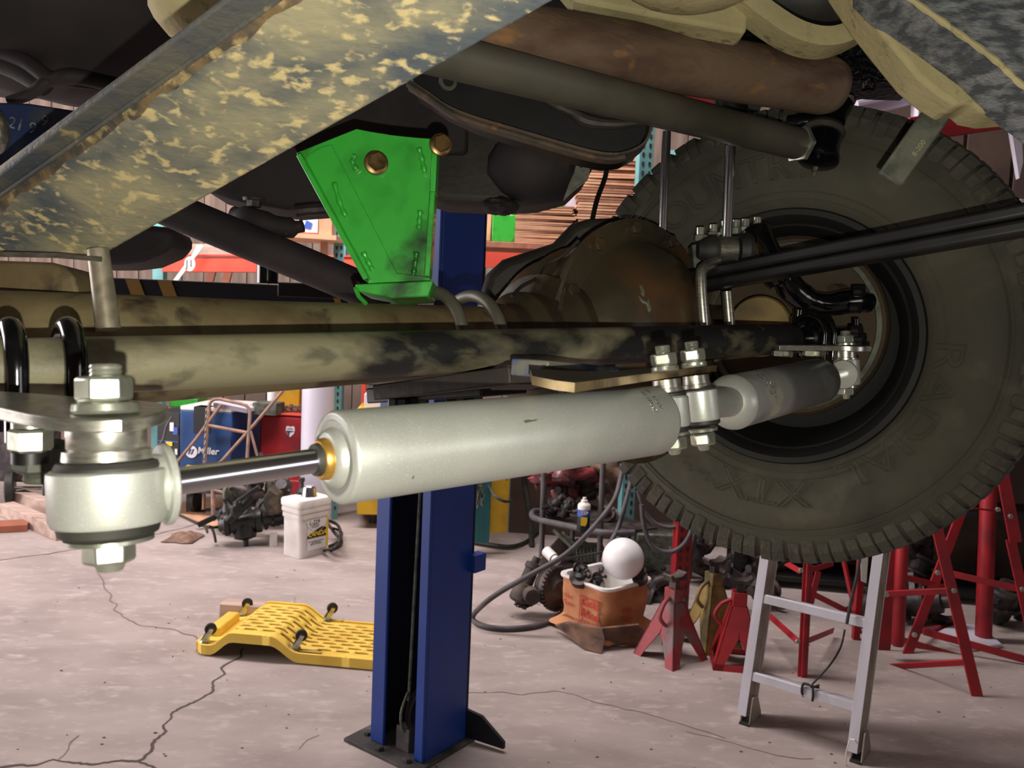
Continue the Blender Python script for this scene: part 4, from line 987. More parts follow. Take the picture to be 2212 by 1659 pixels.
lines(s1, 'brace', [(1741, 1234, 3.5, 1800, 1217, 3.95, .026, .006), (1700, 1218, 3.7, 1732, 1236, 3.5, .026, .006), (1756, 1283, 3.7, 1838, 1324, 3.95, .026, .006), (1662, 1330, 3.9, 1722, 1384, 3.49, .026, .006), (1741, 1386, 3.5, 1800, 1362, 3.95, .026, .006), (1768, 1234, 3.7, 1750, 1310, 3.7, .026, .006)])
bolts(s1, ((1729, 1231), (1722, 1384)), 3.47)
s2 = thing('tripod_stand', 'red tripod stand just right of the ladder with round centre pipe', 'tripod stand', F(2000, 1440), 'red tripod stands')
lines(s2, 'leg', [(1934, 1150, 3.82, 1908, 1424, 3.82, .055, .008), (2005, 1060, 3.45, 2111, 1505, 3.37, .045, .010), (2085, 1085, 4.0, 1953, 1432, 3.78, .045, .010)])
g = G(); a, b = P(1952, 1120, 3.72), P(1939, 1396, 3.70); g.lathe(a, b - a, [(0, .027), ((b - a).length - .01, .027), ((b - a).length, .021)], 24); g.build('centre_pipe', 'red', s2)
lines(s2, 'brace', [(1905, 1283, 3.75, 2060, 1276, 3.42, .028, .008), (1925, 1240, 3.85, 2055, 1272, 3.9, .028, .008), (1880, 1443, 3.75, 2085, 1430, 3.38, .028, .008), (1915, 1372, 3.9, 2088, 1424, 3.8, .028, .008)])
bolts(s2, ((2024, 1236), (1974, 1370), (1913, 1283), (2059, 1275), (2093, 1430)), 3.40)
s3 = thing('tripod_stand', 'red tripod stand with thick centre pipe at the right edge', 'tripod stand', F(2125, 1410), 'red tripod stands')
g = G(); a, b = P(2142, 900, 3.95), P(2123, 1405, 4.0); g.cyl(a, b, .037); g.build('centre_pipe', 'red', s3)
lines(s3, 'leg', [(2150, 940, 3.75, 2194, 1172, 3.72, .055, .010), (2183, 1165, 3.75, 2240, 1420, 3.7, .045, .010)])
lines(s3, 'brace', [(2058, 1240, 3.9, 2200, 1272, 3.8, .03, .008), (1995, 1364, 3.85, 2240, 1432, 3.7, .032, .008), (1990, 1362, 3.9, 2070, 1352, 4.3, .03, .008), (2080, 1095, 3.7, 2170, 1106, 3.75, .008, .008)])
bolts(s3, ((2206, 1272), (2154, 1100), (2181, 1115)), 3.7)
g = G(); gp = [F(2022, 1372, .0), F(2070, 1352), F(2120, 1360), F(2165, 1400), F(2100, 1408), F(2050, 1392)]
g.prism(gp, UZ * .02); tag(g.build('plastic_sheet', 'lav', bevel=.006), 'crumpled pale plastic sheet on the floor behind the tripod stands', 'sheet')
for i, (x, y, s, m) in enumerate(((1660, 1290, .10, 'junk'), (1610, 1225, .12, 'junk'), (1900, 1330, .12, 'junk'), (2020, 1330, .13, 'junk'), (2190, 1330, .12, 'junk'))):
    p = F(x, y + 40); g = G(); carpart(g, p + V((0, .12, s * .9)), s * 1.0, i + 2)
    tag(g.build('greasy_part', m), ['dark greasy part behind the bright red jack stand', 'dark greasy lump behind the yellow jack stand', 'dark greasy lump behind the ladder right rail', 'dark greasy lump between the red tripod legs', 'dark greasy lump at the right edge behind tripods'][i], 'car part')

# --- creeper
K0, K1 = F(414, 1414), F(800, 1449)
xc = (K1 - K0).normalized(); K2 = F(476, 1335); yc = V((-xc.y, xc.x, 0)); WC_ = .40
cr = thing('mechanics_creeper', 'yellow plastic creeper lying upside down with casters in the air', 'creeper', K0 + xc * .5)
def hs(s):
    def sm(a, b, x): x = max(0, min(1, (x - a) / (b - a))); return x * x * (3 - 2 * x)
    return .045 + .062 * sm(.075, .175, s) - .062 * sm(.335, .46, s)
ns, nw = 49, 23; ds = .02; g = G(); vs = []; fs = []
def wid(s):  # plan outline: front and back offsets; rounded head end
    e = max(0, .05 - s) / .05
    return .05 * e * e, WC_ - .03 * e * e
for i in range(ns + 1):
    s = i * ds; f0, f1 = wid(s); h = hs(s)
    for j in range(nw + 1):
        v_ = j / nw; y_ = f0 + (f1 - f0) * v_
        crown = -.012 * (2 * v_ - 1) ** 8
        vs.append(K0 + xc * s + yc * y_ + UZ * (h + crown))
for i in range(ns):
    for j in range(nw):
        hole = False
        if 7 <= i <= 50 and 3 <= j <= 19 and j % 2 == 1:
            if (i + (j // 2 % 2) * 2) % 4 != 3: hole = True
        if 23 <= i <= 26 and j == 2: hole = True
        if 33 <= i and j in (1,) : hole = False
        if 22 <= i <= 24 and j in (3, 4): hole = False
        if hole: continue
        a_ = i * (nw + 1) + j; fs.append((a_, a_ + nw + 1, a_ + nw + 2, a_ + 1))
g.add(vs, fs); o = g.build('bed', 'yel', cr, smooth=50)
md = o.modifiers.new('solid', 'SOLIDIFY'); md.thickness = .009; md.offset = -1
g = G(); g.add([q - UZ * .011 for q in vs], [(i * (nw + 1) + j, (i + 1) * (nw + 1) + j, (i + 1) * (nw + 1) + j + 1, i * (nw + 1) + j + 1) for i in range(ns) for j in range(nw)]); g.build('slot_shade_sheet', 'yeld', cr, smooth=50)  # sheet added under the slots, its darker yellow stands in for recess shade
g = G()
for y_ in (0, WC_):   # side skirts
    a = []
    for i in range(ns + 1): s = i * ds; a.append((K0 + xc * s + yc * (y_ if s > .05 else (wid(s)[0] if y_ == 0 else wid(s)[1])), hs(s)))
    for i in range(ns):
        (p, h0), (q, h1) = a[i], a[i + 1]; th = yc * (.012 if y_ == 0 else -.012)
        l0, l1 = h0 - .040, h1 - .040
        g.hull8([p + UZ * l0, q + UZ * l1, q + th + UZ * l1, p + th + UZ * l0, p + UZ * h0, q + UZ * h1, q + th + UZ * h1, p + th + UZ * h0])
p0 = K0 + yc * .04; g.hull8([p0 + xc * i + yc * j + UZ * k for k in (.005, .040) for i, j in ((-.001, .0), (.012, 0), (.012, .33), (-.001, .33))])
g.build('side_skirt', 'yel', cr, smooth=50)
g = G(); c = K0 + xc * .045 + yc * .20; g.box(c + UZ * .062, .055, .20, .04, math.atan2(xc.y, xc.x)); g.build('head_rest', 'yel', cr, bevel=.006)
g = G(); c = K0 + xc * .5 + yc * .028; g.prism([c + xc * (i) + yc * j + UZ * .0462 for i, j in ((-.05, -.008), (.05, -.008), (.05, .012), (-.05, .012))], UZ * .0008); g.build('grip_recess', 'haz', cr)
for i, (s, y_, yw) in enumerate(((.04, .035, .5), (.055, .36, .35), (.435, .035, .4), (.45, .385, .5))):
    c = K0 + xc * s + yc * y_ + UZ * (hs(s) + .002)
    cb = thing('caster', '', '', c); del cb['label']; del cb['category']; cb.parent = cr; cb.location = c - cr.location
    g = G(); g.lathe(c, UZ, [(0, .022), (.006, .018)], 20)
    hx = V((math.cos(yw), math.sin(yw), 0)); hy = V((-hx.y, hx.x, 0)); wc = c + UZ * .050 + hx * .022
    for sgn in (-1, 1): g.prism([c + hy * sgn * .011 + hx * -.014 + UZ * .006, c + hy * sgn * .011 + hx * .014 + UZ * .006, wc + hy * sgn * .011 + hx * .010, wc + hy * sgn * .011 - hx * .006 + UZ * .006], hy * sgn * .002)
    g.lathe(c + UZ * .004, UZ, [(0, .017), (.006, .017)], 16); g.build('caster_fork', 'zinc', cb)
    g = G(); g.lathe(wc - hy * .009, hy, [(0, .020), (.003, .0245), (.015, .0245), (.018, .020)], 28); g.build('caster_wheel', 'rub', cb)
    g = G(); g.lathe(wc - hy * .0095, hy, [(0, .011), (.019, .011)], 16); g.build('caster_hub', 'junk2', cb)
p = F(482, 1338); g = G(); ax_ = axes(F(482, 1338), F(570, 1350)); g.beam(p + UZ * .045, p + UZ * .045 + (F(640, 1352) - p), .085, .09, UZ)
tag(g.build('wooden_block', 'wood', bevel=.004), 'weathered square timber block behind the yellow creeper', 'wood')

# --- timbers at left
def timber(x0, y0, x1, y1, w_, h_, m, lab, z=0, grp=None):
    a, b = F(x0, y0), F(x1, y1); g = G(); g.beam(a + UZ * (z + h_ / 2), b + UZ * (z + h_ / 2), w_, h_, UZ)
    return tag(g.build('timber', m, bevel=.003), lab, 'wood', grp)
timber(15, 1112, 138, 1166, .09, .085, 'wood', 'grey weathered timber, nearest of two parallel ones at left')
timber(40, 1088, 170, 1130, .09, .095, 'wood', 'grey weathered timber, farther of two parallel ones at left')
timber(-80, 1150, 62, 1142, .16, .045, 'woodr', 'flat reddish-brown board at the left edge')
ht = thing('hand_truck', 'dark hand truck with two black wheels in the left background', 'hand truck', F(60, 1090))
for x, y in ((22, 1092), (104, 1092)):
    p = F(x, y); c = p + UZ * .125; hy = V((.9, .43, 0)).normalized()
    wt = thing('wheel_assembly', '', '', c); del wt['label']; del wt['category']; wt.parent = ht; wt.location = c - ht.location
    g = G(); g.lathe(c - hy * .03, hy, [(0, .085), (.01, .122), (.05, .122), (.06, .085)], 32); g.build('tyre', 'rub', wt)
    g = G(); g.lathe(c - hy * .032, hy, [(0, .07), (.01, .078), (.054, .078), (.064, .07)], 24); g.build('wheel_disc', 'lav' if x > 50 else 'junk', wt)
g = G(); g.cyl(F(22, 1092) + UZ * .125, F(104, 1092) + UZ * .125, .012); g.build('axle_bar', 'steel', ht)
g = G(); g.box(F(60, 1085) + UZ * .62, .35, .25, .9); g.build('frame', 'junk', ht, bevel=.01)

# --- welder, cart ladder, red cabinet, post
def pbox(x0, x1, yb, yt, d, dep, yaw=0.0):
    """box corners: lower front edge from x0 to x1 at depth d, top at yt, turned by yaw (radians)"""
    a = P(x0, yb, d); b = P(x1, yb, d); b.z = a.z; L_ = (b - a); L_ = L_.length
    xx = V((math.cos(yaw), math.sin(yaw), 0)); yy = V((-xx.y, xx.x, 0)); h = P(x0, yt, d).z - a.z
    return a, xx, yy, L_, h, dep
def mkbox(name, bx_, m, par=None, bev=.004, **k):
    a, xx, yy, L_, h, dep = bx_
    g = G(); g.hull8([a + xx * i + yy * j + UZ * e for e in (0, h) for i, j in ((0, 0), (L_, 0), (L_, dep), (0, dep))]); return g.build(name, m, par, bevel=bev, **k)
wd = thing('welding_machine', 'blue welding machine with white and yellow stickers on its side', 'welder', F(450, 1130))
a, xx, yy, L_, h, dep = pbox(387, 508, 1052, 884, 5.7, .42, -.10); h += .0
bxw = (a, xx, yy, .37, h, .5); mkbox('case', bxw, 'mblue', wd, .008)
a, xx, yy, L_, h, dep = bxw
wc_ = lambda u, v: a + xx * u + UZ * v - yy * .004
g = G(); g.hull8([a + xx * i + yy * j + UZ * (h + e) for e in (0, .03) for i, j in ((0, 0), (.37, 0), (.37, .5), (0, .5))]); g.build('top_cover', 'white', wd, bevel=.008)
g = G(); g.hull8([a + xx * i - yy * j + UZ * e for e in (h - .15, h + .03) for i, j in ((.10, .003), (.22, .003), (.22, -.1), (.10, -.1))]); g.build('dark_cloth', 'ink', wd)
g = G(); c = wc_(.088, h * .47); g.lathe(c, -yy, [(0, .042), (.002, .042)], 32); lg = g.build('round_emblem', 'inkw', wd)
for k in range(2):
    g = G(); p = c - yy * .0025 + xx * (-.014 + .02 * k); g.prism([p + xx * -.012 - UZ * .018, p + xx * .000 - UZ * .018, p + xx * .016 + UZ * .020, p + xx * .004 + UZ * .020], -yy * .001); g.build('emblem_bar', 'mblue', lg)
text('Miller', planar(wc_(.205, h * .49), xx, UZ), .065, .001, name='lettering', m='inkw', parent=wd, bold=.0012, shear=.15)
g = G(); g.prism([wc_(.03, .05), wc_(.31, .105), wc_(.32, .17), wc_(.10, .155), wc_(.06, .16), wc_(.03, .12)], -yy * .001); st_ = g.build('yellow_sticker', 'inky', wd)
text('Extra Value', planar(wc_(.19, .115) - yy * .002, xx + UZ * .15, UZ), .042, .0008, name='lettering', m='ink', parent=st_)
g = G(); p = wc_(.075, .11) - yy * .002; g.ball(p, .03, .002, .028, nu=10, nv=6); g.ball(p + xx * .04 - UZ * .01, .02, .002, .02, nu=10, nv=6); g.build('sticker_figure', 'ink', st_)
# front (left) face with stickers
fx = P(345, 1052, 5.9); fl_ = lambda u, v: a - xx * .003 * 0 + (-xx) * u * .0 + yy * 0
pan = [a + V((-.145, .03, 0)), a]; 
g = G(); g.hull8([q + UZ * e for e in (0, h * .96) for q in (a + V((-.17, .035, 0)), a + V((-.002, .0, 0)), a + V((-.002, .3, 0)), a + V((-.17, .3, 0)))]); fp = g.build('control_panel', 'ink', wd, bevel=.004)
fxv = (V((.168, -.035, 0))).normalized(); fc = lambda u, v: a + V((-.17, .035, 0)) + fxv * u + UZ * v + V((-.2, -1, 0)).normalized() * .004
def st2(nm, u, v, w_, h_, m): 
    g = G(); g.prism([fc(u, v), fc(u + w_, v), fc(u + w_, v + h_), fc(u, v + h_)], V((0, -.001, 0))); return g.build(nm, m, fp)
st2('sticker', .10, h * .72, .03, .06, 'inkw'); st2('sticker', .125, h * .68, .035, .05, 'inkb'); st2('sticker', .07, .28, .05, .03, 'inky'); st2('sticker', .10, .17, .045, .05, 'inkw'); st2('sticker', .02, .05, .145, .05, 'inkr'); st2('sticker', .0, h * .58, .165, .006, 'inkb'); st2('sticker', .14, h * .42, .02, .04, 'inkw')
text('hobart', planar(fc(.06, h * .52), fxv, UZ), .035, .0006, name='lettering', m='inkw', parent=fp)
text('DeVril', planar(fc(.09, .073) - yy * .003, fxv, UZ), .036, .0006, name='lettering', m='inkw', parent=fp)
text('Loop', planar(fc(.09, .25) - yy * .001, fxv, UZ), .03, .0006, name='lettering', m='inky', parent=fp)
for x in (400, 500):
    g = G(); p = F(x, 1120) + V((0, .2, .09)); g.lathe(p - xx * .02, xx, [(0, .07), (.008, .09), (.034, .09), (.042, .07)], 24); g.build('cart_wheel', 'rub', wd)
g = G(); z0_ = a.z; g.hull8([a + xx * i + yy * j + UZ * e for e in (-.03, 0) for i, j in ((-.17, -.02), (.42, -.02), (.42, .52), (-.17, .52))]); g.hull8([a + xx * i + yy * j + UZ * e for e in (-z0_ + .0, -.03) for i, j in ((0, .1), (.04, .1), (.04, .14), (0, .14))]); g.hull8([a + xx * i + yy * j + UZ * e for e in (-z0_, -.03) for i, j in ((.34, .1), (.38, .1), (.38, .14), (.34, .14))]); g.build('cart_shelf', 'junk', wd)
g = G(); g.tube([P(372, 900, 5.6), P(360, 920, 5.58), P(352, 950, 5.58), P(338, 968, 5.58), P(326, 975, 5.58)], .009, 8, sm=5); g.build('torch_lead', 'hose', wd)
g = G(); a6 = P(500, 950, 6.2)
g.tube([a6 + V((.17 * math.cos(t_), 0, -.1 + .24 * math.sin(t_))) for t_ in [2 * math.pi * k / 40 for k in range(41)]], .022, 10)
o = thing('spare_tyre', 'dark rubber tyre leaning behind the rusty step ladder', 'tyre', P(520, 1060, 6.2)); g.build('tyre', 'rub', o)
g = G(); g.lathe(a6 + V((0, .01, -.1)), V((0, 1, 0)), [(0, .16), (.02, .15), (.02, .001)], 32, x=UZ, squash=.7); g.build('wheel_disc', 'junk', o)

sl = thing('rolling_step_ladder', 'rusty tan tubular step ladder in front of the blue welder', 'step ladder', F(461, 1128))
ds_ = 5.6
def tb(nm, pts, r=.0115, m='pipe', d=ds_, sm=0):
    g = G(); g.tube([P(x, y, d if len(t_) == 0 else t_[0]) for x, y, *t_ in pts], r, 10, sm=sm); return g.build(nm, m, sl)
tb('hand_loop', [(443, 998), (447, 930), (452, 876), (455, 868), (462, 863), (475, 862), (520, 872), (532, 876), (539, 884), (540, 896), (537, 940), (534, 990)])
tb('rail', [(450, 919), (535, 935)]); tb('rail', [(478, 874), (424, 948), (372, 1012)]); tb('rail', [(612, 843), (545, 922), (480, 995), (430, 1045)])
tb('post', [(462, 1005), (460, 1060), (461, 1128)], .014); tb('rail', [(462, 1059), (512, 1070)]); tb('post', [(443, 995), (441, 1060), (440, 1100)], .012, d=5.75); tb('rail', [(541, 930), (556, 985)], .009)
tb('post', [(534, 985), (532, 1060), (530, 1110)], .012, d=5.8)
g = G(); q = [P(x, y, 5.62) for x, y in ((460, 869), (534, 884), (534, 893), (460, 880))]; g.prism(q, V((0, .2, 0.0))); g.build('step', 'lav', sl, bevel=.003)
g = G()
for k in range(16):
    p = P(446 - k * .35, 886 + k * 7.4, 5.57); g.tube([p + V((.008 * math.cos(t_) if k % 2 else 0, .008 * math.cos(t_) if not k % 2 else 0, .015 * math.sin(t_))) for t_ in [2 * math.pi * j / 8 for j in range(9)]], .0028, 5)
g.build('chain', 'steel', sl, kind='stuff')
g = G(); a = P(543, 896, 5.75); g.box(a + V((.09, .1, .04)), .17, .16, .085, -.1); tag(g.build('metal_tray', 'bar', bevel=.003), 'grey metal tray beside the red cabinet top', 'tray')
rc = thing('red_cabinet', 'rounded red metal cabinet with a shield sticker left of the white post', 'cabinet', F(600, 1120))
bxr = pbox(558, 655, 1000, 893, 5.9, .4, -.12); mkbox('body', bxr, 'red', rc, .02)
a, xx, yy, L_, h, dep = bxr
g = G(); g.hull8([a + xx * i + yy * j + UZ * (h + e) for e in (0, .012) for i, j in ((-.005, -.005), (L_ + .005, -.005), (L_ + .005, .4), (-.005, .4))]); g.build('top_edge', 'redo', rc, bevel=.003)
c = a + xx * (L_ * .73) + UZ * h * .68 - yy * .003
g = G(); sh = [(-.03, .035), (-.018, .04), (0, .034), (.018, .04), (.03, .035), (.034, .012), (.026, -.016), (0, -.04), (-.026, -.016), (-.034, .012)]
g.prism([c + xx * x_ + UZ * y_ for x_, y_ in sh], -yy * .001); sk = g.build('shield_sticker', 'inkw', rc)
g = G(); g.prism([c - yy * .0016 + xx * x_ + UZ * y_ for x_, y_ in ((-.030, .006), (.030, .006), (.022, .0), (-.004, -.008), (-.006, -.034), (-.022, -.016))], -yy * .0006); g.build('sticker_band', 'inkp', sk)
text('Indian', planar(c - yy * .002 + UZ * .02, xx, UZ), .016, .0004, name='lettering', m='ink', parent=sk)
bxr2 = pbox(600, 676, 1096, 1034, 5.75, .35, -.1); mkbox('lower_case', bxr2, 'red', rc, .012)
a, xx, yy, L_, h, dep = bxr2
text('MAX', planar(a + xx * .10 + UZ * h * .35 - yy * .003, xx, UZ), .03, .0004, name='lettering', m='inkw', parent=rc)
g = G(); g.hull8([a + xx * i + yy * j + UZ * e for e in (-.06, 0) for i, j in ((0, 0), (L_, 0), (L_, .3), (0, .3))]); g.build('plinth', 'junk', rc)
g = G(); p = P(520, 1062, 5.45); g.lathe(p, V((.5, -.8, 0)), [(0, .12), (.06, .12)], 40); g.ball(P(590, 1052, 5.5), .05, .09, .10, nu=14, nv=8)
tag(g.build('grey_drum', 'bar', bevel=.004), 'grey round drum and guard behind the pile of black gearboxes', 'drum')
g = G(); rr = random.Random(4)
for k in range(40):
    p = P(rr.uniform(608, 652), rr.uniform(877, 888), 5.95); g.ball(p, rr.uniform(.008, .02), nu=6, nv=4)
tag(g.build('rope_heap', 'rag', kind='stuff'), 'heap of brown rope on top of the red cabinet', 'rope')
g = G(); bx_ = pbox(595, 648, 884, 820, 6.15, .3, 0); g2 = mkbox('yellow_crate', bx_, 'yelp', None, .01); tag(g2, 'yellow crate with a white bottle behind the red cabinet', 'crate')
g = G(); g.lathe(P(587, 877, 5.98), UZ, [(0, .032), (.11, .032), (.13, .02), (.15, .02)], 20); tag(g.build('white_bottle', 'white'), 'small white bottle standing beside the yellow crate', 'bottle')
g = G(); bx_ = pbox(366, 425, 880, 858, 6.5, .3, .1); tag(mkbox('green_case', bx_, 'green', None, .01), 'green case just visible behind the blue welder', 'case')
pb = F(681, 1128); g = G(); g.lathe(pb, UZ, [(0, .108), (1.52, .108)], 40); tag(g.build('white_pipe_post', 'lav'), 'thick white round pipe post from floor upward left of the lift', 'post')
def upright(name_, lab, p, w_, H, m, m2, dep=.07, yaw=0, side=None):
    t_ = thing('rack_upright', lab, 'rack', p); m3 = Matrix.Rotation(yaw, 3, 'Z')
    g = G(); g.box(p + UZ * H / 2, w_, .004, H, yaw); g.box(p + m3 @ V((w_ / 2, dep / 2, H / 2)), .004, dep, H, yaw); g.box(p + m3 @ V((-w_ / 2, dep / 2, H / 2)), .004, dep, H, yaw); g.build('post', m, t_)
    g = G(); k = 0; z = .08
    while z < H - .05:
        for dx in (-w_ * .25, w_ * .25):
            c = p + m3 @ V((dx, -.0035, z)); g.prism([c + m3 @ V((x, 0, y)) for x, y in ((-.007, .012), (0, .016), (.007, .012), (.007, -.004), (.003, -.014), (-.003, -.014), (-.007, -.004))], V((0, .001, 0)))
        z += .05
    g.build('slot', m2, t_, kind='stuff'); return t_
upright('u', 'pale teal slotted rack upright just right of the white post', F(718, 1122), .065, 3.2, 'tealr', 'junk', yaw=.2)
upright('u', 'teal slotted rack upright behind the white globe and tyre', P(1350, 1210, 4.75) * 1.0, .075, 3.4, 'tealr', 'junk', yaw=.15).location
upright('u', 'red slotted rack upright behind the jack stands', F(1470, 1325), .075, 1.3, 'red', 'junk', yaw=.15)
g = G(); g.box(F(760, 1124) + V((.05, .5, .9)), .05, .3, 1.8); tag(g.build('grey_locker', 'bar', bevel=.004), 'narrow grey locker between rack upright and lift column', 'locker')
g = G(); g.box(P(785, 900, 6.0) + V((0, 0, .0)), .03, .05, 2.0); tag(g.build('orange_post', 'redo'), 'thin orange post behind the lift column left side', 'post')
g = G(); g.beam(F(712, 1122) + UZ * .17, F(800, 1100) + UZ * .19, .04, .06); tag(g.build('rack_crossbar', 'teal'), 'low dark green rack bar left of the lift column', 'bar')
# yellow machine
ym = thing('yellow_machine', 'yellow shop machine cabinet partly hidden by the lift column', 'machine', F(900, 1150))
mkbox('cabinet', pbox(770, 1016, 1112, 880, 5.55, .6, 0.12), 'yelp', ym, .006)
mkbox('open_panel', pbox(1014, 1056, 1172, 990, 5.0, .10, .0), 'teal', ym, .003)
mkbox('side_cabinet', pbox(1056, 1098, 1152, 960, 5.05, .5, .25), 'yelp', ym, .004)
mkbox('door_edge', pbox(1009, 1016, 1180, 980, 4.95, .03, 0), 'yel', ym, .001)
mkbox('top_case', pbox(786, 830, 886, 850, 5.6, .4, .1), 'lav', ym, .006)
mkbox('top_step', pbox(770, 830, 905, 884, 5.58, .4, .1), 'yel', ym, .004)
g = G(); rr = random.Random(8)
for k in range(9):
    p = [P(1022 + rr.uniform(0, 24), 1040 + rr.uniform(0, 60), 4.93 + rr.uniform(0, .04)) for _ in range(5)]; g.tube(p, .003, 6, sm=4)
g.build('wiring', 'bar', ym, kind='stuff')
g = G(); g.tube([P(1055, 1050, 4.98), P(1070, 1072, 4.9), P(1090, 1083, 4.9), P(1104, 1082, 4.95)], .009, 8, sm=5); g.build('power_cable', 'rub', ym)
g = G(); 
for x in (800, 860, 930, 1000): g = G(); p = F(x, 1140); g.box(p + V((0, .15, .05)), .06, .06, .11); g.build('foot', 'junk', ym)
g = G(); g.box(P(1050, 1180, 5.4) + V((.35, .3, -.02)), 1.0, .7, .04, 0); 
g = G(); g.tube([F(960, 1160, .02), F(1030, 1172, .02), F(1110, 1180, .02), F(1160, 1150, .02), F(1170, 1090, .2)], .014, 8, sm=6); tag(g.build('floor_cable', 'rub'), 'black cable curving on the shaded floor by the yellow machine', 'cable')
g = G(); g.tube([P(1130, 1000, 5.4), P(1134, 1050, 5.4), P(1142, 1100, 5.35), P(1150, 1180, 5.3)], .018, 8, sm=4); tag(g.build('wall_hose', 'rub'), 'black hose hanging on the brown wall left of the cart', 'hose')

# --- brown partition behind the right side
g = G(); g.prism([F(1098, 1150), F(1980, 1210), F(1980, 1210) + V((0, .08, 0)), F(1098, 1150) + V((0, .08, 0))], UZ * 1.25)
tag(g.build('brown_partition', 'wallr'), 'low brown partition wall behind the cart and jack stands', 'partition')

# --- bucket
bk = thing('white_bucket', 'rectangular white plastic pail with black and yellow label', 'bucket', F(648, 1216))
bc = F(650, 1206) + V((.0, .10, 0)); yb_ = math.radians(-36)
def rr_rect(g, c, w_, d_, r_, yaw, zs):
    m3 = Matrix.Rotation(yaw, 3, 'Z'); n_ = 6; rings = []
    for z, s in zs:
        ring = []
        for qx, qy, a0_ in ((1, 1, 0), (-1, 1, 90), (-1, -1, 180), (1, -1, 270)):
            for k in range(n_ + 1):
                an = math.radians(a0_ + 90 * k / n_); ring.append(c + m3 @ V((qx * (w_ / 2 * s - r_) + r_ * math.cos(an), qy * (d_ / 2 * s - r_) + r_ * math.sin(an), z)))
        rings.append(ring)
    N_ = len(rings[0]); vs = [v for r in rings for v in r]; fs = []
    for i in range(len(rings) - 1):
        for k in range(N_): k2 = (k + 1) % N_; fs.append((i * N_ + k, i * N_ + k2, (i + 1) * N_ + k2, (i + 1) * N_ + k))
    fs += [tuple(range(N_ - 1, -1, -1)), tuple(range((len(rings) - 1) * N_, len(rings) * N_))]
    return g.add(vs, fs)
BW, BD = .17, .22
g = G(); rr_rect(g, bc, BW, BD, .03, yb_, [(0, .94), (.004, .97), (.235, 1.0), (.236, 1.05), (.242, 1.06), (.262, 1.06)]); g.build('body', 'white', bk, smooth=40)
g = G(); rr_rect(g, bc, BW, BD, .03, yb_, [(.262, 1.02), (.27, 1.05), (.272, 1.10), (.288, 1.11), (.289, 1.08), (.305, 1.10), (.306, 1.13), (.335, 1.14), (.345, 1.10), (.346, .98)]); g.build('lid', 'white', bk, smooth=40)
m3 = Matrix.Rotation(yb_, 3, 'Z')
fX = m3 @ V((1, 0, 0)); fY = m3 @ V((0, 1, 0))
# camera-facing faces: -Y side (faces left-front) and +X side? choose by direction
s1n = -fY; s2n = -fX
cands = [(fX, fY), (-fX, -fY), (fY, -fX), (-fY, fX)]
best = sorted([(n_.dot((bc - CAM).normalized()), i) for i, n_ in enumerate((fX, -fX, fY, -fY))])
nrm_ = (fX, -fX, fY, -fY)[best[0][1]]; nrm2 = (fX, -fX, fY, -fY)[best[1][1]]
def facing(nv):
    half = BW / 2 if abs(nv.dot(fX)) > .5 else BD / 2; wid_ = BD if half == BW / 2 else BW
    xv = UZ.cross(nv) ; return half, wid_, xv
hf, wf, xv = facing(nrm_); c0 = bc + nrm_ * (hf * .995 + .0035)
def lab(nm, u0_, u1_, v0, v1, m, off=0, cc=None, xx_=None, nn_=None):
    cc = cc or c0; xx_ = xx_ or xv; nn_ = nn_ or nrm_
    g = G(); g.prism([cc + nn_ * off + xx_ * u + UZ * v for u, v in ((u0_, v0), (u1_, v0), (u1_, v1), (u0_, v1))], nn_ * .0008); return g.build(nm, m, bk)
l1 = lab('label', -wf * .28, wf * .36, .045, .225, 'inkw')
lab('label_band', wf * .36, wf * .44, .045, .225, 'inky')
g = G(); g.prism([c0 + nrm_ * .0012 + xv * (u * wf) + UZ * v for u, v in ((-.28, .115), (.36, .115), (.36, .165), (.22, .175), (0, .160), (-.2, .138), (-.28, .130))], nrm_ * .0006); g.build('label_panel', 'ink', bk)
text('LANDA', planar(c0 + nrm_ * .0025 + xv * wf * .06 + UZ * .137, xv, UZ), .040, .0004, m='inky', parent=bk, bold=.0008, shear=.2)
text('L-229', planar(c0 + nrm_ * .002 + xv * -wf * .05 + UZ * .208, xv, UZ), .034, .0004, m='ink', parent=bk, shear=.2)
text('Powder Soap\nConcentrate', planar(c0 + nrm_ * .002 + xv * -wf * .02 + UZ * .186, xv, UZ), .011, .0003, m='ink', parent=bk)
text('NEW DETERGENT FORMULA\nUSE AS DIRECTED\nKEEP OUT OF REACH', planar(c0 + nrm_ * .002 + xv * wf * .02 + UZ * .085, xv, UZ), .009, .0003, m='ink', parent=bk)
hf2, wf2, xv2 = facing(nrm2); c2_ = bc + nrm2 * (hf2 * .995 + .0035)
if 0: lab('label_side', -wf2 * .3, wf2 * .3, .05, .23, 'inky', cc=c2_, xx_=xv2, nn_=nrm2)
g = G(); g.tube([bc + nrm_ * .10 + xv * (t_ * .11) + UZ * (.25 - .10 * (1 - t_ * t_)) for t_ in (-1, -.6, 0, .6, 1)], .0018, 6, sm=4); g.build('wire_handle', 'steel', bk)
g = G(); g.lathe(bc + UZ * .346 + xv * .02, UZ, [(0, .047), (.004, .044), (.05, .038), (.058, .034), (.062, .030)], 32); tag(g.build('steel_cup', 'chrome'), 'shiny steel cup upside down on the white pail lid', 'cup')
g = G(); rr = random.Random(12)
g.tube([F(712, 1180, .02), F(735, 1165, .12), F(730, 1135, .05), F(705, 1125, .1), F(722, 1150, .06), F(738, 1172, .02), F(715, 1188, .01)], .010, 8, sm=6); g.tube([F(700, 1190, .02), F(728, 1178, .1), F(738, 1150, .04), F(715, 1140, .1)], .008, 8, sm=6)
tag(g.build('cable_coil', 'rub'), 'tangled dark cable coil on the floor right of the pail', 'cable')

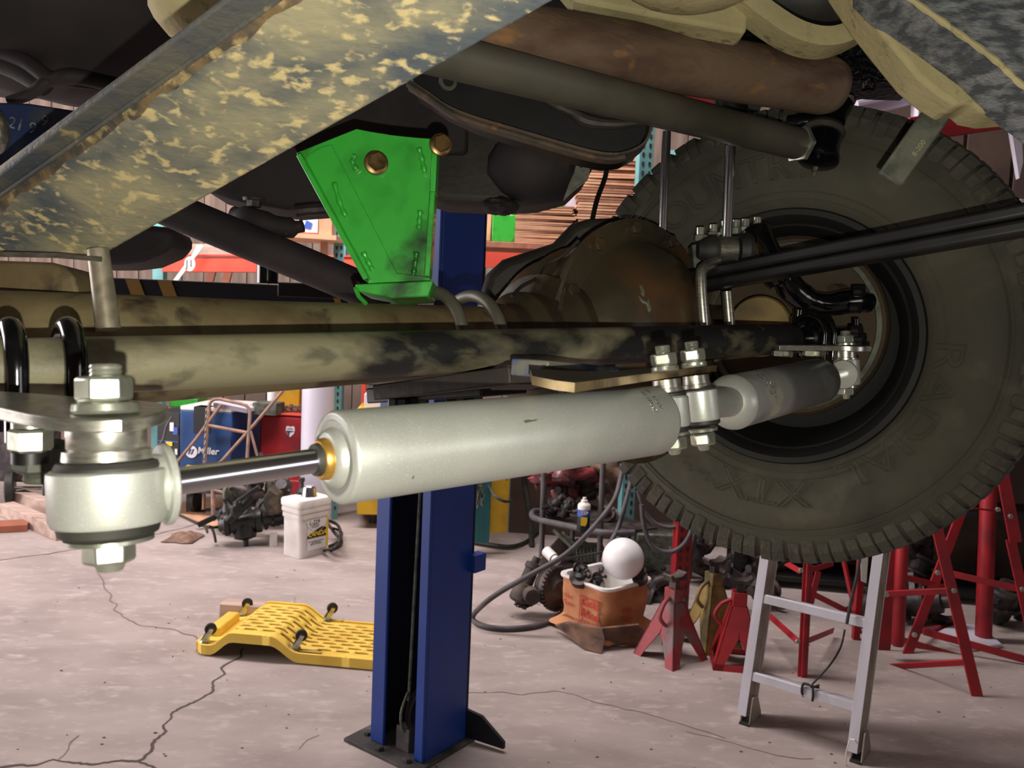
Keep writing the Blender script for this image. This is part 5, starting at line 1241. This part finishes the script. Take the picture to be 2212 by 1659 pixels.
# --- rag and mat
g = G(); rr = random.Random(9); c = F(398, 1164); n_ = 16; vs = []
for i in range(n_):
    for j in range(n_):
        u, v = i / (n_ - 1) * 2 - 1, j / (n_ - 1) * 2 - 1; r_ = max(abs(u), abs(v)); e = 1 + .25 * noise.noise(V((u * 1.5, v * 1.5, 3)))
        vs.append(c + V((u * .095 * e, v * .10 * e, .004 + .045 * max(0, 1 - r_ ** 2) * (.6 + .8 * abs(noise.noise(V((u * 2.3, v * 2.3, 8))))))))
g.add(vs, [(i * n_ + j, (i + 1) * n_ + j, (i + 1) * n_ + j + 1, i * n_ + j + 1) for i in range(n_ - 1) for j in range(n_ - 1)])
o = tag(g.build('shop_rag', 'rag', smooth=60), 'crumpled brown shop rag on the floor left of the gearboxes', 'rag')
md = o.modifiers.new('s', 'SOLIDIFY'); md.thickness = .003
g = G(); g.prism([F(372, 1094), F(490, 1076), F(530, 1120), F(462, 1140), F(380, 1112)], UZ * .006); tag(g.build('cardboard_sheet', 'cardb'), 'flat cardboard sheet on the floor under the step ladder', 'cardboard')
g = G(); g.prism([F(440, 1098), F(476, 1096), F(480, 1108), F(446, 1110)], UZ * .009); tag(g.build('white_paper', 'inkw'), 'scrap of white paper on the cardboard sheet', 'paper')
g = G(); g.tube([F(372, 1106, .008), F(400, 1118, .008), F(440, 1136, .008), F(470, 1138, .008), F(500, 1125, .008)], .008, 6, sm=6); tag(g.build('thin_cable', 'rub'), 'thin black cable lying along the cardboard sheet edge', 'cable')

# --- pile of gearboxes
def gear(lab, c, yaw, sc_, seed, m='blk', tilt=.3):
    t_ = thing('steering_gear', lab, 'car part', c); M = (Matrix.Rotation(yaw, 3, 'Z') @ Matrix.Rotation(tilt, 3, 'Y')); T = lambda x, y, z: c + M @ (V((x, y, z)) * sc_)
    g = G(); g.lathe(T(-.12, 0, .06), M @ V((1, 0, 0)), [(q * sc_, r_ * sc_) for q, r_ in ((0, .03), (.02, .045), (.03, .058), (.05, .058), (.055, .048), (.17, .048), (.175, .06), (.20, .06), (.21, .04), (.25, .03), (.26, .018), (.31, .018))], 24); g.build('housing', m, t_)
    g = G(); g.lathe(T(0, 0, .02), M @ V((0, .3, 1)), [(q * sc_, r_ * sc_) for q, r_ in ((-.08, .012), (-.05, .014), (-.04, .05), (.0, .06), (.05, .055), (.10, .04), (.12, .022), (.15, .018))], 20); g.ball(T(.03, .03, .08), .04 * sc_, .05 * sc_, .04 * sc_, jit=.4, seed=seed); g.build('sector_housing', m, t_)
    for k in range(4):
        g = G(); an = k * 1.57 + .6; g.hexn(T(-.09, .05 * math.cos(an), .06 + .05 * math.sin(an)), M @ V((-1, 0, 0)), .011 * sc_, .012 * sc_); g.build('bolt', 'junk2', t_)
    g = G(); g.beam(T(.19, 0, .06), T(.24, .10, .02), .02 * sc_, .03 * sc_); g.build('pitman_lever', m, t_, bevel=.002)
    return t_
G0 = F(540, 1180)
gear('black steering gear lying lowest in the pile left of the pail', F(520, 1185) + V((0, .08, .07)), .3, 1.25, 1, tilt=-.1)
gear('black steering gear with round end, leftmost in the pile', F(487, 1165) + V((.02, .1, .06)), 2.4, 1.1, 2, tilt=.2)
gear('black steering gear standing on end, topmost in the pile', F(530, 1165) + V((.0, .22, .22)), .9, 1.15, 3, 'junk', tilt=-1.1)
gear('black steering gear leaning against the back of the pile', F(575, 1165) + V((.02, .25, .17)), 1.8, 1.2, 4, 'junk', tilt=.7)
gear('dusty grey-brown gear casting in the middle of the pile', F(560, 1175) + V((.03, .12, .12)), -.5, 1.0, 5, 'cast', tilt=.3)
g = G(); a_, b_ = P(493, 1128, 4.95), P(545, 1072, 5.0); g.cyl(a_, b_, .028); g.tube([P(505, 1090, 4.9), P(540, 1065, 4.95), P(560, 1052, 4.95)], .016, 8); g.ball(P(512, 1100, 4.9), .035, .035, .05, jit=.3)
tag(g.build('steering_shaft', 'blk'), 'black shaft with boot rising diagonally from the gearbox pile', 'shaft')
g = G(); g.prism([P(580, 1055, 5.0), P(600, 1070, 5.0), P(603, 1110, 5.0), P(580, 1115, 5.0), P(566, 1085, 5.0)], V((0, .12, 0))); tag(g.build('brown_bracket', 'rustlip', bevel=.006), 'brown rusty bracket on top of the gearbox pile', 'bracket')
g = G(); q = F(582, 1182), F(598, 1180); g.prism([q[0], q[1], q[1] + UZ * .09, q[0] + UZ * .09], V((.0, .004, 0))); tag(g.build('white_tag', 'inkw'), 'small white paper tag beside the pail', 'tag')
g = G(); g.tube([F(448, 1150, .10), F(446, 1140, .16), F(455, 1138, .18), F(462, 1152, .10), F(466, 1170, .02)], .008, 8, sm=5); tag(g.build('wire_loop', 'blk'), 'black wire loop at the left end of the gearbox pile', 'wire')
g = G(); g.lathe(P(651, 1078, 5.0), UZ, [(-.03, .035), (.05, .035), (.07, .015), (.10, .012), (.11, .018), (.13, .018)], 16); tag(g.build('dark_bottle', 'junk'), 'dark pump bottle behind the white pail lid', 'bottle')

# --- paper-wrapped tub with globe
tc = F(1313, 1392) + V((.0, .20, 0)); yt_ = math.radians(40)
tub = thing('plastic_tub', 'white plastic tub wrapped in a brown printed paper sack', 'tub', tc)
zt_ = P(1302, 1240, 3.95).z
hT = zt_
g = G(); TW = .30
def ring_(c, w_, d_, r_, yaw, z, jit=0, seed=0):
    m3_ = Matrix.Rotation(yaw, 3, 'Z'); out = []
    for qx, qy, a0_ in ((1, 1, 0), (-1, 1, 90), (-1, -1, 180), (1, -1, 270)):
        for k in range(7):
            an = math.radians(a0_ + 90 * k / 6); out.append(V((qx * (w_ / 2 - r_) + r_ * math.cos(an), qy * (d_ / 2 - r_) + r_ * math.sin(an), z)))
    res = []
    for i in range(len(out)):   # subdivide
        a_, b_ = out[i], out[(i + 1) % len(out)]
        k = 4 if (b_ - a_).length > .06 else 1
        for j in range(k): res.append(a_.lerp(b_, j / k))
    return [c + m3_ @ (p + (V((p.x, p.y, 0)).normalized() * jit * noise.noise(V((p.x * 14, p.y * 14, z * 9 + seed)))) if jit else p) for p in res]
def skin(g, rings, cap0=False, cap1=False):
    N_ = len(rings[0]); fs = []
    for i in range(len(rings) - 1):
        for k in range(N_): k2 = (k + 1) % N_; fs.append((i * N_ + k, i * N_ + k2, (i + 1) * N_ + k2, (i + 1) * N_ + k))
    if cap0: fs.append(tuple(range(N_ - 1, -1, -1)))
    if cap1: fs.append(tuple(range((len(rings) - 1) * N_, len(rings) * N_)))
    g.add([v for r in rings for v in r], fs)
z1 = hT
skin(g, [ring_(tc, TW * .9, TW * .9, .05, yt_, z1 - .26), ring_(tc, TW, TW, .05, yt_, z1 - .01), ring_(tc, TW + .03, TW + .03, .05, yt_, z1 - .012), ring_(tc, TW + .036, TW + .036, .055, yt_, z1 - .004), ring_(tc, TW + .03, TW + .03, .05, yt_, z1 + .002), ring_(tc, TW - .008, TW - .008, .05, yt_, z1), ring_(tc, TW * .86, TW * .86, .05, yt_, z1 - .2)], True, True)
g.build('tub_body', 'white', tub, smooth=45)
g = G(); TS = TW + .012
skin(g, [ring_(tc, TS + .008, TS + .008, .05, yt_, z1 - .014, .004, 1)] + [ring_(tc, TS - .015 * k / 6, TS - .015 * k / 6, .05, yt_, z1 - .02 - (z1 - .09) * k / 6, .012, k) for k in range(7)] + [ring_(tc, TS + .01, TS + .02, .04, yt_, .055, .05, 11), ring_(tc, TS + .03, TS + .05, .03, yt_, .02, .06, 12), ring_(tc, TS - .01, TS, .03, yt_, .001, .05, 13)])
bag = g.build('paper_sack', 'paper', tub, smooth=25)
md = bag.modifiers.new('s', 'SOLIDIFY'); md.thickness = .002
g = G(); pp = [F(1200, 1352, .03), F(1225, 1372, .01), F(1262, 1402, .006), F(1300, 1412, .004), F(1306, 1380, .05), F(1330, 1392, .02), F(1385, 1396, .01), F(1402, 1372, .03), F(1380, 1352, .10), F(1300, 1358, .10), F(1230, 1345, .09)]
g.prism(pp[:5] + [F(1300, 1358, .10), F(1230, 1345, .09)], V((0, .02, .0))); g.prism([F(1300, 1358, .10), F(1304, 1385, .03), F(1330, 1394, .01), F(1385, 1396, .01), F(1402, 1372, .03), F(1380, 1350, .10)], V((0, .02, .0)))
g.build('sack_fold', 'paperd', tub)
# prints on the two near faces
m3 = Matrix.Rotation(yt_, 3, 'Z'); dirs = [m3 @ V(v_) for v_ in ((1, 0, 0), (-1, 0, 0), (0, 1, 0), (0, -1, 0))]
dirs.sort(key=lambda n_: n_.dot((tc - CAM).normalized())); nL, nR = dirs[0], dirs[1]
if (P(1500, 1300, 3.8) - tc).dot(nL) > (P(1500, 1300, 3.8) - tc).dot(nR): nL, nR = nR, nL
for nv, sgn in ((nL, 0), (nR, 1)):
    xv_ = UZ.cross(nv); cc = tc + nv * (TS / 2 + .0065) + UZ * (z1 - .13)
    if sgn == 0:
        fr = lambda u0_, u1_, v0, v1: (lambda g: g.prism([cc + xv_ * u + UZ * v for u, v in ((u0_, v0), (u1_, v0), (u1_, v1), (u0_, v1))], nv * .0006))
        for r_ in ((-.005, .115, .060, .066), (-.005, .115, -.072, -.066), (-.005, .001, -.07, .066), (.109, .115, -.07, .066)):
            g = G(); g.prism([cc + xv_ * u + UZ * v for u, v in ((r_[0], r_[2]), (r_[1], r_[2]), (r_[1], r_[3]), (r_[0], r_[3]))], nv * .0006); g.build('print_border', 'print', bag)
        text('Gold\nMine', planar(cc + nv * .0008 + xv_ * .055 + UZ * .012, xv_, UZ), .052, .0003, m='print', parent=bag, bold=.0012)
        text('POP CORN', planar(cc + nv * .0008 + xv_ * .055 - UZ * .054, xv_, UZ), .020, .0003, m='print', parent=bag)
        text('Hot\nTime', planar(cc + nv * .0008 + xv_ * -.085 + UZ * .02, xv_, UZ), .034, .0003, m='print', parent=bag)
    else:
        text('Hot\nTime', planar(cc + nv * .0008 + xv_ * -.02 - UZ * .005, xv_, UZ), .040, .0003, m='print', parent=bag)
g = G(); pg = P(1346, 1207, 3.86); g.ball(pg, .097, nu=40, nv=24)
tag(g.build('globe_shade', 'globe', smooth=80), 'round white plastic globe sitting in the tub', 'globe')
for i, (x, y, s, lb2) in enumerate(((1258, 1232, .05, 'dark greasy clutch part at the left inside the tub'), (1290, 1250, .04, 'dark round part in the middle of the tub'), (1385, 1232, .035, 'dark part behind the globe inside the tub'))):
    p = P(x, y, 3.86); g = G(); g.lathe(p - UZ * .05, V((-.3, -.5, 1)), [(0, s), (.03, s * 1.1), (.034, s * .6), (.05, s * .55), (.055, .01)], 20); carpart(g, p, s * .9, i + 50)
    tag(g.build('clutch_part', 'junk'), lb2, 'car part')

# --- wire cart
ct = thing('tube_cart', 'grey tubular metal shelf cart loaded with greasy parts', 'cart', F(1170, 1262))
def ctb(nm, pts, r, m='hose', sm=0):
    g = G(); g.tube([P(*q) for q in pts], r, 10, sm=sm); return g.build(nm, m, ct)
ctb('post', [(1178, 950, 4.6), (1173, 1080, 4.6), (1168, 1252, 4.6)], .016); ctb('post', [(1305, 950, 4.35), (1300, 1060, 4.35), (1293, 1262, 4.35)], .015)
ctb('post', [(1240, 980, 5.0), (1236, 1200, 5.0)], .014)
ctb('shelf_rail', [(1175, 1105, 4.75), (1155, 1104, 4.7), (1149, 1112, 4.65), (1160, 1121, 4.6), (1225, 1136, 4.45), (1300, 1150, 4.3), (1370, 1150, 4.3)], .017, sm=4)
sh_z = P(1225, 1136, 4.45).z; q = [P(1160, 1121, 4.6), P(1300, 1150, 4.3), P(1420, 1150, 4.5), P(1250, 1105, 5.1)]
for v_ in q: v_.z = sh_z
g = G(); g.prism(q, UZ * -.01); g.build('shelf', 'junk', ct)
lo = [V((v_.x, v_.y, .12)) for v_ in q]; g = G(); g.prism(lo, UZ * -.012); g.build('shelf', 'junk', ct)
rr = random.Random(21)
def lump(x, y, d, s, m, lb2, seed, sq=1):
    g = G(); p = P(x, y, d); carpart(g, p, s * 1.15, seed, sq)
    return tag(g.build('greasy_part', m, smooth=45), lb2, 'car part')
lump(1200, 1090, 4.6, .06, 'junk', 'dark greasy part on the cart shelf left of the can', 31)
lump(1225, 1098, 4.55, .045, 'junk', 'small dark coupling on the cart shelf beside the can', 32)
lump(1312, 1108, 4.6, .06, 'junk2', 'dusty part on the cart shelf right of the can', 33)
lump(1265, 1030, 4.9, .11, 'junk', 'tall black part behind the spray can', 35, 1.6)
lump(1215, 1060, 4.85, .08, 'junk', 'black part under the red plastic on the cart', 36)
g = G(); g.ball(P(1222, 1025, 4.85), .15, .08, .12, jit=.9, seed=41, nu=26, nv=18); g.ball(P(1170, 1030, 4.75), .05, .04, .08, jit=.9, seed=43, nu=16, nv=12); tag(g.build('red_plastic_bag', 'plas', smooth=80), 'crumpled translucent red plastic bag on the upper cart', 'bag')
g = G(); g.ball(P(1325, 1020, 4.9), .16, .1, .14, jit=.8, seed=45, nu=22, nv=16); tag(g.build('brown_bag', 'paperd', smooth=80), 'crumpled brown bag on the upper cart right side', 'bag')
can = thing('spray_can', 'white and black spray can with a blue band on the cart shelf', 'spray can', P(1260, 1132, 4.35)); pc = P(1260, 1132, 4.35); pc.z = sh_z
s_ = .034
g = G(); g.lathe(pc, UZ, [(0, s_ * .95), (.004, s_), (.082, s_)], 28); g.build('lower_wrap', 'canb', can)
g = G(); g.lathe(pc, UZ, [(.082, s_), (.105, s_), (.118, s_)], 28); g.build('blue_band', 'inkb', can)
g = G(); g.lathe(pc, UZ, [(.118, s_), (.138, s_), (.145, s_ * .9), (.152, s_ * .62), (.154, s_ * .55), (.166, s_ * .5), (.168, s_ * .3), (.180, s_ * .28), (.182, .001)], 28); g.build('cap', 'white', can)
text('ZEP', planar(pc + UZ * .100 - fw * (s_ + .001), rt, UZ), .024, .0005, m='inkw', parent=can, bold=.0006)
g = G(); p = pc + UZ * .05 - fw * (s_ + .0008); g.prism([p + rt * x_ + UZ * y_ for x_, y_ in ((-.018, -.014), (.008, -.018), (.016, .0), (.016, .028), (-.018, .030))], -fw * .0005); g.build('label_patch', 'inky', can)
g = G(); g.beam(P(1190, 1180, 4.6), P(1225, 1215, 4.6), .22, .03, V((.3, -1, .2))); tag(g.build('radiator', 'junk2', bevel=.003), 'small dusty radiator leaning under the cart shelf', 'radiator')
g = G(); g.beam(P(1195, 1145, 4.45), P(1235, 1182, 4.42), .02, .012, UZ); g.cyl(P(1215, 1150, 4.4), P(1240, 1175, 4.4), .008); tag(g.build('metal_clip', 'bar'), 'grey metal clip bar on the radiator', 'clip')
g = G(); g.cyl(P(1180, 1190, 4.35), P(1196, 1206, 4.3), .028); g.cyl(P(1196, 1206, 4.3), P(1206, 1214, 4.28), .022); tag(g.build('oil_filter', 'white'), 'short white cylinder under the cart shelf', 'filter')
g = G()
for k in range(7): g.beam(P(1245 + k * 8, 1184, 4.5), P(1247 + k * 8, 1212, 4.5), .003, .003)
for k in range(4): g.beam(P(1242, 1186 + k * 8, 4.5), P(1300, 1192 + k * 8, 4.5), .003, .003, fw)
g.box(P(1270, 1200, 4.7), .18, .2, .10)
tag(g.build('wire_basket', 'bar'), 'grey wire basket behind the plastic tub', 'basket')
# electric motor, ring gear
mo = thing('starter_motor', 'dusty starter motor standing on the floor left of the tub', 'motor', F(1140, 1308))
c = F(1142, 1300)
g = G(); a_, b_ = P(1118, 1300, 4.05), P(1160, 1205, 4.1); g.lathe(a_, b_ - a_, [(0, .04), (.01, .05), (.09, .052), (.095, .036), (.17, .034), (.175, .042), (.20, .04), (.205, .02), (.235, .018)], 28); g.build('motor_body', 'junk2', mo)
g = G(); p = P(1146, 1286, 4.0); g.lathe(p + fw * .02, -fw + V((.2, 0, 0)), [(0, .040), (.05, .040), (.055, .036), (.055, .001)], 32); g.build('end_cap', 'junk2', mo)
g = G(); g.ball(P(1120, 1290, 4.05) , .03, .03, .035, jit=.6, seed=3); g.ball(P(1130, 1305, 4.05), .04, .03, .02, jit=.6, seed=5); g.build('nose', 'junk', mo)
rg = thing('ring_gear', 'toothed dark ring gear leaning beside the starter motor', 'gear', F(1195, 1318))
c = P(1202, 1271, 4.05); axg = (-fw * .75 + rt * .65).normalized()
g = G(); g.lathe(c - axg * .03, axg, [(0, .06), (.0, .098), (.028, .098), (.03, .07), (.034, .06), (.06, .04), (.06, .001)], 40); g.build('carrier', 'junk2', rg)
g = G(); X, Y = perp(axg)
for k in range(34):
    an = 2 * math.pi * k / 34; q0 = c - axg * .005 + X * .102 * math.cos(an) + Y * .102 * math.sin(an); tdir = -X * math.sin(an) + Y * math.cos(an)
    g.beam(q0, q0 + axg * .026, .009, .016, X * math.cos(an) + Y * math.sin(an))
g.build('tooth', 'junk', rg, kind='stuff')
g = G(); g.lathe(c - axg * .07, axg, [(0, .085), (.01, .092), (.03, .092), (.034, .08)], 36); g.build('flange', 'cast', rg)

# --- rubber hoses
def hose_(lab_, pts, r=.0125, m='hose'):
    g = G(); g.tube([P(*q) if len(q) == 3 and q[2] > .5 else F(*q) for q in pts], r, 12, sm=8); tag(g.build('rubber_hose', m), lab_, 'hose')
hose_('thick grey hose looping from the tyre down to the floor', [(1345, 1000, 4.15), (1341, 1030, 4.1), (1326, 1081, 4.0), (1281, 1140, 3.9), (1221, 1198, 3.85), (1145, 1242, 3.8), (1085, 1276, 3.82), (1045, 1305, 3.84), (1021, 1333, .014), (1038, 1350, .014), (1085, 1358, .014), (1145, 1354, .014), (1190, 1340, .014), (1240, 1305, .014)])
hose_('grey hose hanging just right of the teal upright', [(1378, 1060, 4.2), (1395, 1108, 4.2), (1420, 1133, 4.2), (1455, 1139, 4.2), (1480, 1125, 4.2)], .011)
hose_('grey hose hanging in a deep loop across the red upright', [(1386, 1090, 4.15), (1390, 1130, 4.15), (1402, 1168, 4.15), (1422, 1188, 4.15), (1450, 1192, 4.15), (1475, 1178, 4.15), (1492, 1150, 4.15), (1496, 1120, 4.15)], .012)
hose_('dark grey hose falling vertically behind the jack stands', [(1506, 1120, 4.25), (1500, 1170, 4.25), (1491, 1232, 4.25), (1480, 1285, 4.2), (1476, 1330, 4.15)], .0125)
hose_('dark hose running down behind the white globe', [(1362, 1040, 4.4), (1350, 1090, 4.3), (1335, 1140, 4.3), (1310, 1190, 4.2), (1298, 1235, 4.1)], .0125)
hose_('thin black hose over the cart toward the tub', [(1193, 1213, 3.86), (1240, 1204, 3.95), (1300, 1193, 4.0)], .006, 'rub')
for i, (x, y, d, s, m) in enumerate(((1500, 1180, 4.7, .10, 'junk'), (1440, 1260, 4.6, .12, 'junk'), (1560, 1250, 4.7, .13, 'junk'), (1400, 1300, 4.4, .12, 'junk'), (1540, 1330, 4.4, .09, 'junk'))):
    lump(x, y, d, s, m, ['dark part on the rack behind the hoses', 'dark casting behind the faded red jack stand', 'dark casting above the yellow jack stand', 'dark part on the floor right of the tub', 'dark part on the floor behind the yellow jack stand'][i], 60 + i, .8)
g = G(); g.box(P(1420, 1180, 4.9), .3, .3, .22); tag(g.build('grey_bin', 'bar', bevel=.01), 'pale grey bin behind the hanging hose loops', 'bin')

# --- back racks
rk = thing('pallet_rack', 'orange-red pallet rack beam with a round J1 label at back left', 'rack', P(560, 700, 6.2))
g = G(); a_, b_ = P(352, 571, 6.3), P(860, 574, 6.3); g.beam(a_, b_, .05, .115, UZ); g.build('beam', 'redo', rk, bevel=.004)
g = G(); g.beam(P(352, 551, 6.29), P(860, 555, 6.29), .07, .012, UZ); g.build('beam_lip', 'redo', rk)
g = G(); p = P(410, 570, 6.1); g.lathe(p, -fw, [(0, .040), (.002, .040)], 28, x=rt, squash=1.35); lb3 = g.build('round_label', 'inkw', rk)
text('J1', planar(p - fw * .003, rt, up), .08, .0006, m='ink', parent=lb3)
g = G(); g.beam(P(430, 530, 6.2), P(415, 560, 6.2), .028, .006, fw); g.beam(P(436, 530, 6.2), P(375, 612, 6.2), .03, .008, fw); g.build('diagonal_brace', 'white', rk)
for x0, y0, x1, y1 in ((476, 520, 448, 625), (500, 560, 484, 625)): g = G(); g.beam(P(x0, y0, 6.6), P(x1, y1, 6.6), .06, .03, fw); g.build('plank', 'woodr', rk)
g = G(); g.beam(P(395, 548, 6.7), P(620, 555, 6.7), .25, .10, UZ); g.beam(P(400, 536, 6.8), P(520, 536, 6.8), .2, .05, UZ); tag(g.build('lumber_stack', 'wood'), 'stack of pale lumber lying on the back left rack', 'wood')
for x, y0 in ((345, 560), (735, 470)): g = G(); g.box(P(x, 640, 6.4) * 1 + V((0, 0, -.3)), .08, .08, 3.4); g.build('upright', 'tealr', rk)
# shelf with boxes behind bracket
sf = thing('back_shelf', 'pale shelf carrying printed boxes behind the green bracket', 'shelf', P(680, 560, 5.6))
g = G(); g.beam(P(560, 508, 5.6), P(740, 520, 5.6), .4, .03, UZ); g.build('shelf_board', 'cardb', sf); g = G(); g.beam(P(700, 515, 5.6), P(698, 620, 5.6), .05, .04); g.build('shelf_leg', 'cardb', sf)
o = thing('printed_box', 'white printed carton with a red stripe, left on the shelf', 'box', P(660, 512, 5.5)); bx_ = pbox(642, 686, 508, 466, 5.45, .2, 0); mkbox('carton', bx_, 'white', o, .003)
a, xx, yy, L_, h, dep = bx_; g = G(); g.prism([a + xx * u + UZ * v - yy * .003 for u, v in ((0, .0), (L_, .0), (L_, .02), (0, .02))], -yy * .001); g.build('red_stripe', 'inkr', o); g = G(); g.prism([a + xx * u + UZ * v - yy * .003 for u, v in ((.04, .05), (.09, .04), (.10, .08), (.06, .10))], -yy * .001); g.build('print_patch', 'inkb', o)
o = mkbox('carton', pbox(688, 716, 512, 470, 5.45, .2, .1), 'cardb', None, .003); tag(o, 'smaller tan carton right of the white printed carton', 'box')
o = mkbox('carton', pbox(612, 634, 504, 486, 5.7, .2, 0), 'cardb', None, .003); tag(o, 'pale small carton at the left end of the shelf', 'box')
# cardboard stacks
rk2 = thing('storage_rack', 'red-edged storage shelf carrying flattened cardboard and green boxes', 'rack', P(1180, 560, 5.0))
g = G(); a_, b_ = P(940, 529, 5.0), P(1440, 545, 5.0); a_.z = b_.z = P(1180, 527, 5.0).z - .025; g.beam(a_ + V((0, .3, 0)), b_ + V((0, .3, 0)), .8, .035, UZ); g.build('shelf_board', 'cardd', rk2, bevel=.003)
g = G(); a2, b2_ = a_ - UZ * .09, b_ - UZ * .09; g.beam(a2 - V((0, .1, 0)), b2_ - V((0, .1, 0)), .04, .09, UZ); g.build('beam', 'redo', rk2)
for x_, h_ in ((P(1128, 529, 5.5).x, 1.7), (b_.x + 0.1, 2.6)):
    g = G(); g.box((x_, a_.y + .55, h_ / 2), .07, .07, h_); g.build('upright', 'tealr', rk2)
zs_ = a_.z + .018
def cstack(lb2, xp0, xp1, ytop, d, nsheet, seed):
    a = P(xp0, 520, d); b = P(xp1, 520, d); zt2 = P((xp0 + xp1) / 2, ytop, d).z; rr = random.Random(seed); t_ = thing('cardboard_stack', lb2, 'cardboard', V(((a.x + b.x) / 2, a.y, zs_))); th = (zt2 - zs_) / nsheet
    base = None
    for k in range(nsheet):
        g = G(); z = zs_ + th * (k + .5); w0 = rr.uniform(-.012, .012); tl = rr.uniform(-.004, .004)
        x0, x1 = a.x + w0, b.x + w0 + rr.uniform(-.01, .01); x1m = (x0 + x1) / 2
        g.beam((x0, a.y + .25, z), (x1, a.y + .25 + rr.uniform(-.01, .01), z + tl), .5, th * .72, UZ)
        g.build('cardboard_sheet', 'cardb' if rr.random() < .7 else 'cardd', t_, smooth=0)
    return t_
cstack('lower stack of flattened tan cardboard beside the green box', 1108, 1238, 447, 4.95, 24, 1)
cstack('tall stack of flattened tan cardboard left of the tyre', 1242, 1372, 268, 4.95, 42, 2)
o = mkbox('green_box', pbox(1062, 1112, 522, 463, 4.95, .3, .0), 'green', None, .004); tag(o, 'bright green box standing between locker and cardboard stack', 'box')
o = mkbox('green_tray', pbox(1118, 1215, 446, 425, 5.0, .3, 0), 'green', None, .004); tag(o, 'flat green tray lying on the lower cardboard stack', 'tray')
o = mkbox('brown_carton', pbox(1030, 1060, 520, 430, 5.1, .3, 0), 'cardb', None, .004); tag(o, 'brown carton between the blue lift column and green box', 'box')
o = mkbox('grey_carton', pbox(1212, 1246, 447, 395, 5.05, .25, 0), 'lav', None, .004); tag(o, 'grey carton on the lower cardboard stack', 'box')
# right back: red beams, white frame
rb_ = thing('red_roof_beam', 'upper red steel beam seen above the tyre at right', 'beam', P(1900, 200, 4.2))
g = G(); g.beam(P(1380, 228, 4.2), P(2900, 113, 4.2), .06, .095, UZ); g.build('beam', 'red', rb_, bevel=.004)
g = G()
for x0, x1 in ((1915, 1909), (1976, 1984)): g.tube([P(x0, 150, 4.15), P(x1, 205, 4.15)], .006, 6)
g.build('hanging_wire', 'junk', rb_)
rb2 = thing('red_roof_beam', 'lower red steel beam at the right edge above the tyre', 'beam', P(2130, 260, 3.9))
g = G(); g.beam(P(1960, 282, 3.9), P(2980, 132, 3.9), .06, .11, UZ); g.build('beam', 'red', rb2, bevel=.004)
wf_ = thing('white_timber', 'white painted post and rail in front of the red beam', 'frame', P(1988, 260, 4.0))
g = G(); g.beam(P(1996, 120, 4.05), P(1986, 330, 4.05), .07, .08, fw); g.build('post', 'lav', wf_, bevel=.004)
g = G(); g.beam(P(1850, 236, 4.1), P(1982, 208, 4.1), .05, .075, UZ); g.build('rail', 'lav', wf_, bevel=.004); g = G(); g.beam(P(1850, 229, 4.07), P(1982, 201, 4.07), .05, .012, UZ); g.build('rail_lip', 'lav', wf_)
g = G(); g.prism([P(2183, 268, 4.2), P(2206, 268, 4.2), P(2210, 350, 4.2), P(2202, 385, 4.2)], fw * .03); tag(g.build('white_strip', 'lav'), 'narrow white tapering strip at the right edge', 'strip')
g = G(); g.prism([P(2205, 430, 4.0), P(2700, 395, 4.0), P(2700, 450, 4.0), P(2195, 470, 4.0)], fw * .05); tag(g.build('pale_board', 'lav'), 'pale board just above the leaf spring at right edge', 'panel')
g = G(); g.prism([V((2.0, 4.9, 0)), V((4.3, 4.5, 0)), V((4.3, 4.6, 0)), V((2.0, 5.0, 0))], UZ * 4.6)
sw = g.build('wall_side', 'wallr', kind='structure')
for k in range(9):
    g = G(); t0 = k / 9; p = V((2.02 + 2.26 * t0, 4.88 - .4 * t0, 0)); q = V((2.02 + 2.26 * (t0 + .1), 4.88 - .4 * (t0 + .1), 0)); g.prism([p, q, q + V((0, .02, 0)), p + V((0, .02, 0))], UZ * 4.6); g.build('plank', 'wallr', sw, smooth=0)

# --- dark shelving added to darken the gap behind the tripod stands
q0 = V((1.30, 4.62, 0)); q1 = V((3.75, 4.20, 0)); ux = (q1 - q0).normalized(); uy = V((-ux.y, ux.x, 0)); Lq = (q1 - q0).length
us = thing('shade_filler_shelving', 'added dark shelving unit that darkens the gap behind the red tripod stands', 'shelving', q0 + ux * Lq / 2)
def qb(nm, x0, x1, y0, y1, z0, z1, m):
    g = G(); g.hull8([q0 + ux * x + uy * y + UZ * z for z in (z0, z1) for x, y in ((x0, y0), (x1, y0), (x1, y1), (x0, y1))]); g.build(nm, m, us, bevel=.002)
qb('back_panel', 0, Lq, .40, .42, 0, 1.1, 'pan')
for z in (.04, .48, 1.0): qb('shelf', 0, Lq, 0, .40, z, z + .03, 'blk')
for x in (0, Lq / 3, 2 * Lq / 3, Lq - .05): qb('post', x, x + .05, -.01, .02, 0, 1.1, 'blk')
for k, (x, z, s_, lb2) in enumerate(((.35, .07, .13, 'added dark casting on the bottom shelf behind the first tripod'), (1.05, .07, .12, 'added dark casting on the bottom shelf behind the ladder'), (1.75, .07, .13, 'added dark casting on the bottom shelf behind the middle tripod'), (.7, .51, .12, 'added dark casting on the middle shelf behind the tyre bottom'))):
    g = G(); carpart(g, q0 + ux * x + uy * .2 + UZ * (z + s_ * .9), s_, 90 + k); tag(g.build('greasy_part', 'junk'), lb2, 'car part')  # dark castings added to fill the dark shelving
